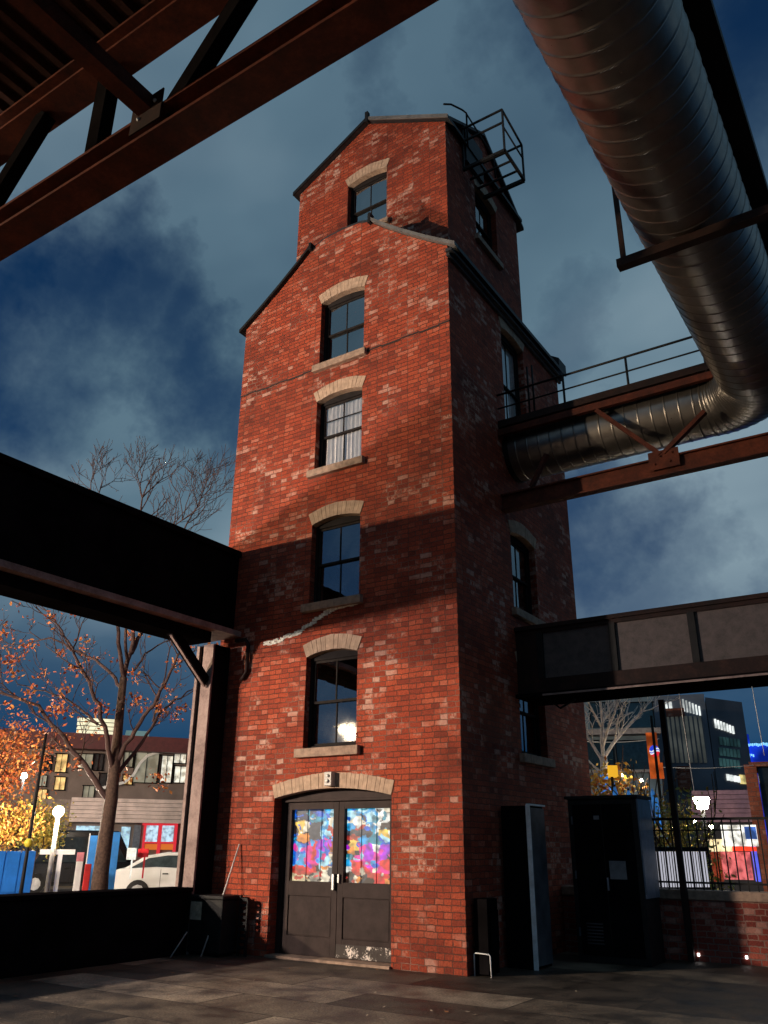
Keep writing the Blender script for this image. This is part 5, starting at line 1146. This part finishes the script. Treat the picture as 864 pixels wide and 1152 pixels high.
# yellow foliage and market structures lit up
def hedge(name, pxs, D, ztop, mats, label, seed, size=.06, n=30, cat='shrub', zlow=.4):
    rg_ = random.Random(seed); g0 = far(pxs[0], 950, D); g1 = far(pxs[1], 950, D); mid = (g0+g1)/2
    t_ = thing(name, (mid[0], mid[1], 0), label, cat); b = MB(); cs = []
    for k in range(60):
        t = rg_.random(); c = g0*(1-t)+g1*t; c = np.array([c[0]+rg_.gauss(0, .25), c[1]+rg_.gauss(0, .25), rg_.uniform(zlow, ztop*(1-.35*abs(2*t-1)**2))]); cs.append(c)
    leaf_cloud(b, cs, n, .16, size, rg_); b.build('leaves', mats, t_)
    b = MB()
    for k in range(4):
        t = (k+.5)/4; c = g0*(1-t)+g1*t; tp = []; grow(b, (c[0], c[1], 0), (0, 0, 1), ztop*.5, .035, 2, rg_, tp, .5, .3)
    b.build('stems', BARK, t_); return t_
hedge('autumn_shrub', (664, 728), 21, 3.35, [YEL[0], ORL[2], YEL[0]], 'golden foliage at the foot of the pale tree', 31, .075, zlow=1.6)
hedge('garden_shrub', (742, 786), 17.5, 2.62, [YEL[1], YEL[1], YEL[0]], 'yellow-green bushy tree behind the dark railing post', 32, .05, 34)
hedge('autumn_shrub', (728, 762), 19, 2.1, YEL, 'small yellow bush between the big cabinet and the steel post', 33, .05, 30)
Qf = Facade(760, 16, 0)
b = MB(); Qf.pbox(b, 668, 868, 680, 876, 2.0, 2.3); 
LQ = emit('yellow_lit_box', (1.0, .52, .03), .8)
Rf = Facade(700, 20, 0)
yb = MB(); Rf.pbox(yb, 683.5, 861, 695, 873, 0, .5); Rf.box(yb, Rf.uz(688, 870)[0]-.03, Rf.uz(688, 870)[0]+.03, 0, Rf.uz(688, 872.9)[1], .2, .26, 1); yb.build('lit_sign_box', [LQ, IRON], None, 'yellow lit box on a post right of the pale tree', 'sign')
for i, (x0, x1, y0, lab) in enumerate(((688, 696, 880, 'blue parasol closed nearest the pale tree'), (703, 711, 884, 'small blue parasol between two others'), (727, 741, 886, 'largest blue parasol beside the big cabinet'))):
    u0 = Rf.uz(x0, 890)[0]; u1 = Rf.uz(x1, 890)[0]; zt = Rf.uz((x0+x1)/2, y0)[1]; uc = (u0+u1)/2; w = (u1-u0)/2; c = Rf.O+Rf.u*uc; b = MB()
    vs = [tuple(c+np.array([0, 0, zt]))]; nn = 8
    for zz_, f in ((zt-.25, .8), (zt-.95, 1.0)):
        for k in range(nn): a = 2*math.pi*k/nn; vs.append(tuple(c+np.array([w*f*math.cos(a), w*f*math.sin(a), zz_])))
    fs = [(0, 1+k, 1+(k+1) % nn) for k in range(nn)]+[(1+k, 9+k, 9+(k+1) % nn, 1+(k+1) % nn) for k in range(nn)]
    b.add(vs, fs, 0); b.tube([tuple(c), tuple(c+np.array([0, 0, zt-.05]))], .025, 6, mi=1)
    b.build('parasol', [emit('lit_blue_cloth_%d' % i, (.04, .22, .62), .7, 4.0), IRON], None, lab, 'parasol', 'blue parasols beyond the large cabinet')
# white slatted barrier with blue dome
b = MB()
for k in range(20): Qf.pbox(b, 737+k*3.0, 958, 738.9+k*3.0, 998, 0, .05)
Qf.box(b, Qf.uz(737, 970)[0], Qf.uz(796, 970)[0], 0, Qf.uz(760, 958)[1], .051, .09, 1); Qf.pbox(b, 735, 953, 797, 957.6, -.05, .5, 1)
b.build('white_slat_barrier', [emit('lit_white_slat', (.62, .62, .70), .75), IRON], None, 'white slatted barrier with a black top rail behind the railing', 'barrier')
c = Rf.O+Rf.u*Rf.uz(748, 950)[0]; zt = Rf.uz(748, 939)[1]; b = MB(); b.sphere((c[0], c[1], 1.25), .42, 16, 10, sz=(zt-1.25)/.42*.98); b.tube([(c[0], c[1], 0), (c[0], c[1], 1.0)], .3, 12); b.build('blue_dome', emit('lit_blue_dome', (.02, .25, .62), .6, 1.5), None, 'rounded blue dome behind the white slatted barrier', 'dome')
# bright stall
Sf = Facade(825, 20, 0); st = thing('market_stall', Sf.at(0), 'brightly lit white and red stall behind the railing at right', 'stall')
b = MB(); Sf.pbox(b, 812, 928, 852, 952, 0, .1); b.build('sign_board', emit('stall_white', (1.0, .97, .88), 1.5, 5.0), st)
b = MB(); Sf.pbox(b, 824, 952.5, 851, 957.5, -.02, .1); b.build('red_strip', emit('stall_red', (1.0, .05, .02), 1.3), st)
b = MB(); Sf.pbox(b, 797, 944, 823.5, 958, .1, .2); b.build('awning', emit('stall_glow', (1.0, .80, .45), 1.5, 5.0), st)
b = MB(); Sf.pbox(b, 801, 958.5, 812, 992, .1, .9); b.build('counter', emit('stall_brick_red', (.35, .05, .02), .6, 2), st)
b = MB(); Sf.pbox(b, 812.5, 958.5, 846, 990, .2, .9); b.build('display', emit('stall_mixed', (.75, .16, .16), 1.2, 7.0), st)
b = MB(); Sf.pbox(b, 846.5, 930, 852, 992, .1, .9); b.build('blue_end', emit('stall_blue', (.12, .15, .95), 1.1, 2), st)
b = MB(); Sf.box(b, Sf.uz(801, 970)[0], Sf.uz(852, 970)[0], 0, .55, .25, .8); b.build('base', IRON, st)
b = MB(); Sf.pbox(b, 838, 930, 851, 944, -.03, -.003); b.build('blue_swirl', emit('stall_blue_mark', (.10, .25, .85), .8, 5), st)
globe_lamp('lantern_street_lamp', 789.5, 903, 23, .17, (1, .93, .80), 120, 'black street lamp with a glowing square lantern, behind the railing', mast=IRON, lantern=True)
for i, (x_, y_, D_, lb_) in enumerate(((700, 872, 21.3, 'added glow among the golden leaves, behind the first blue parasol'), (722, 878, 21.3, 'added glow among the golden leaves nearer the banner'), (782, 925, 18.0, 'small bright globe just below the square lantern'), (800, 930, 18.3, 'small bright globe right of the lantern mast'), (756, 932, 18.3, 'small added globe in the bush right of the large cabinet'))):  # globes among the leaves and in the bush are added to brighten foliage
    q = far(x_, y_, D_); b = MB(); b.sphere(tuple(q), .035, 12, 8, 0); b.tube([(q[0], q[1], 0), (q[0], q[1], q[2]-.033)], .012, 6, 1)
    b.build('garden_light', [emit('garden_globe', (1, .82, .50), 150), IRON], None, lb_, 'garden light', 'small garden globes beyond the railing')
# overhead wires
for (p, q_, lab) in (((655, 834, 26), (742, 831, 26), 'thin pale cable in front of the dark teal building'), ((742, 863, 30), (848, 861, 30), 'thin pale cable crossing in front of the glazed block'), ((764, 780, 14), (781, 890, 14), 'thin steep wire right of the steel post'), ((846, 772, 12), (860, 850, 12), 'thin steep wire near the right edge')):
    a_, c_ = far(*p), far(*q_); b = MB(); b.tube([a_*(1-t)+c_*t-np.array([0, 0, .06*math.sin(math.pi*t)]) for t in np.linspace(0, 1, 8)], .012 if p[2] > 20 else .005, 5); b.build('wire', simple('pale_cable', (.45, .43, .42), .5), None, lab, 'cable')
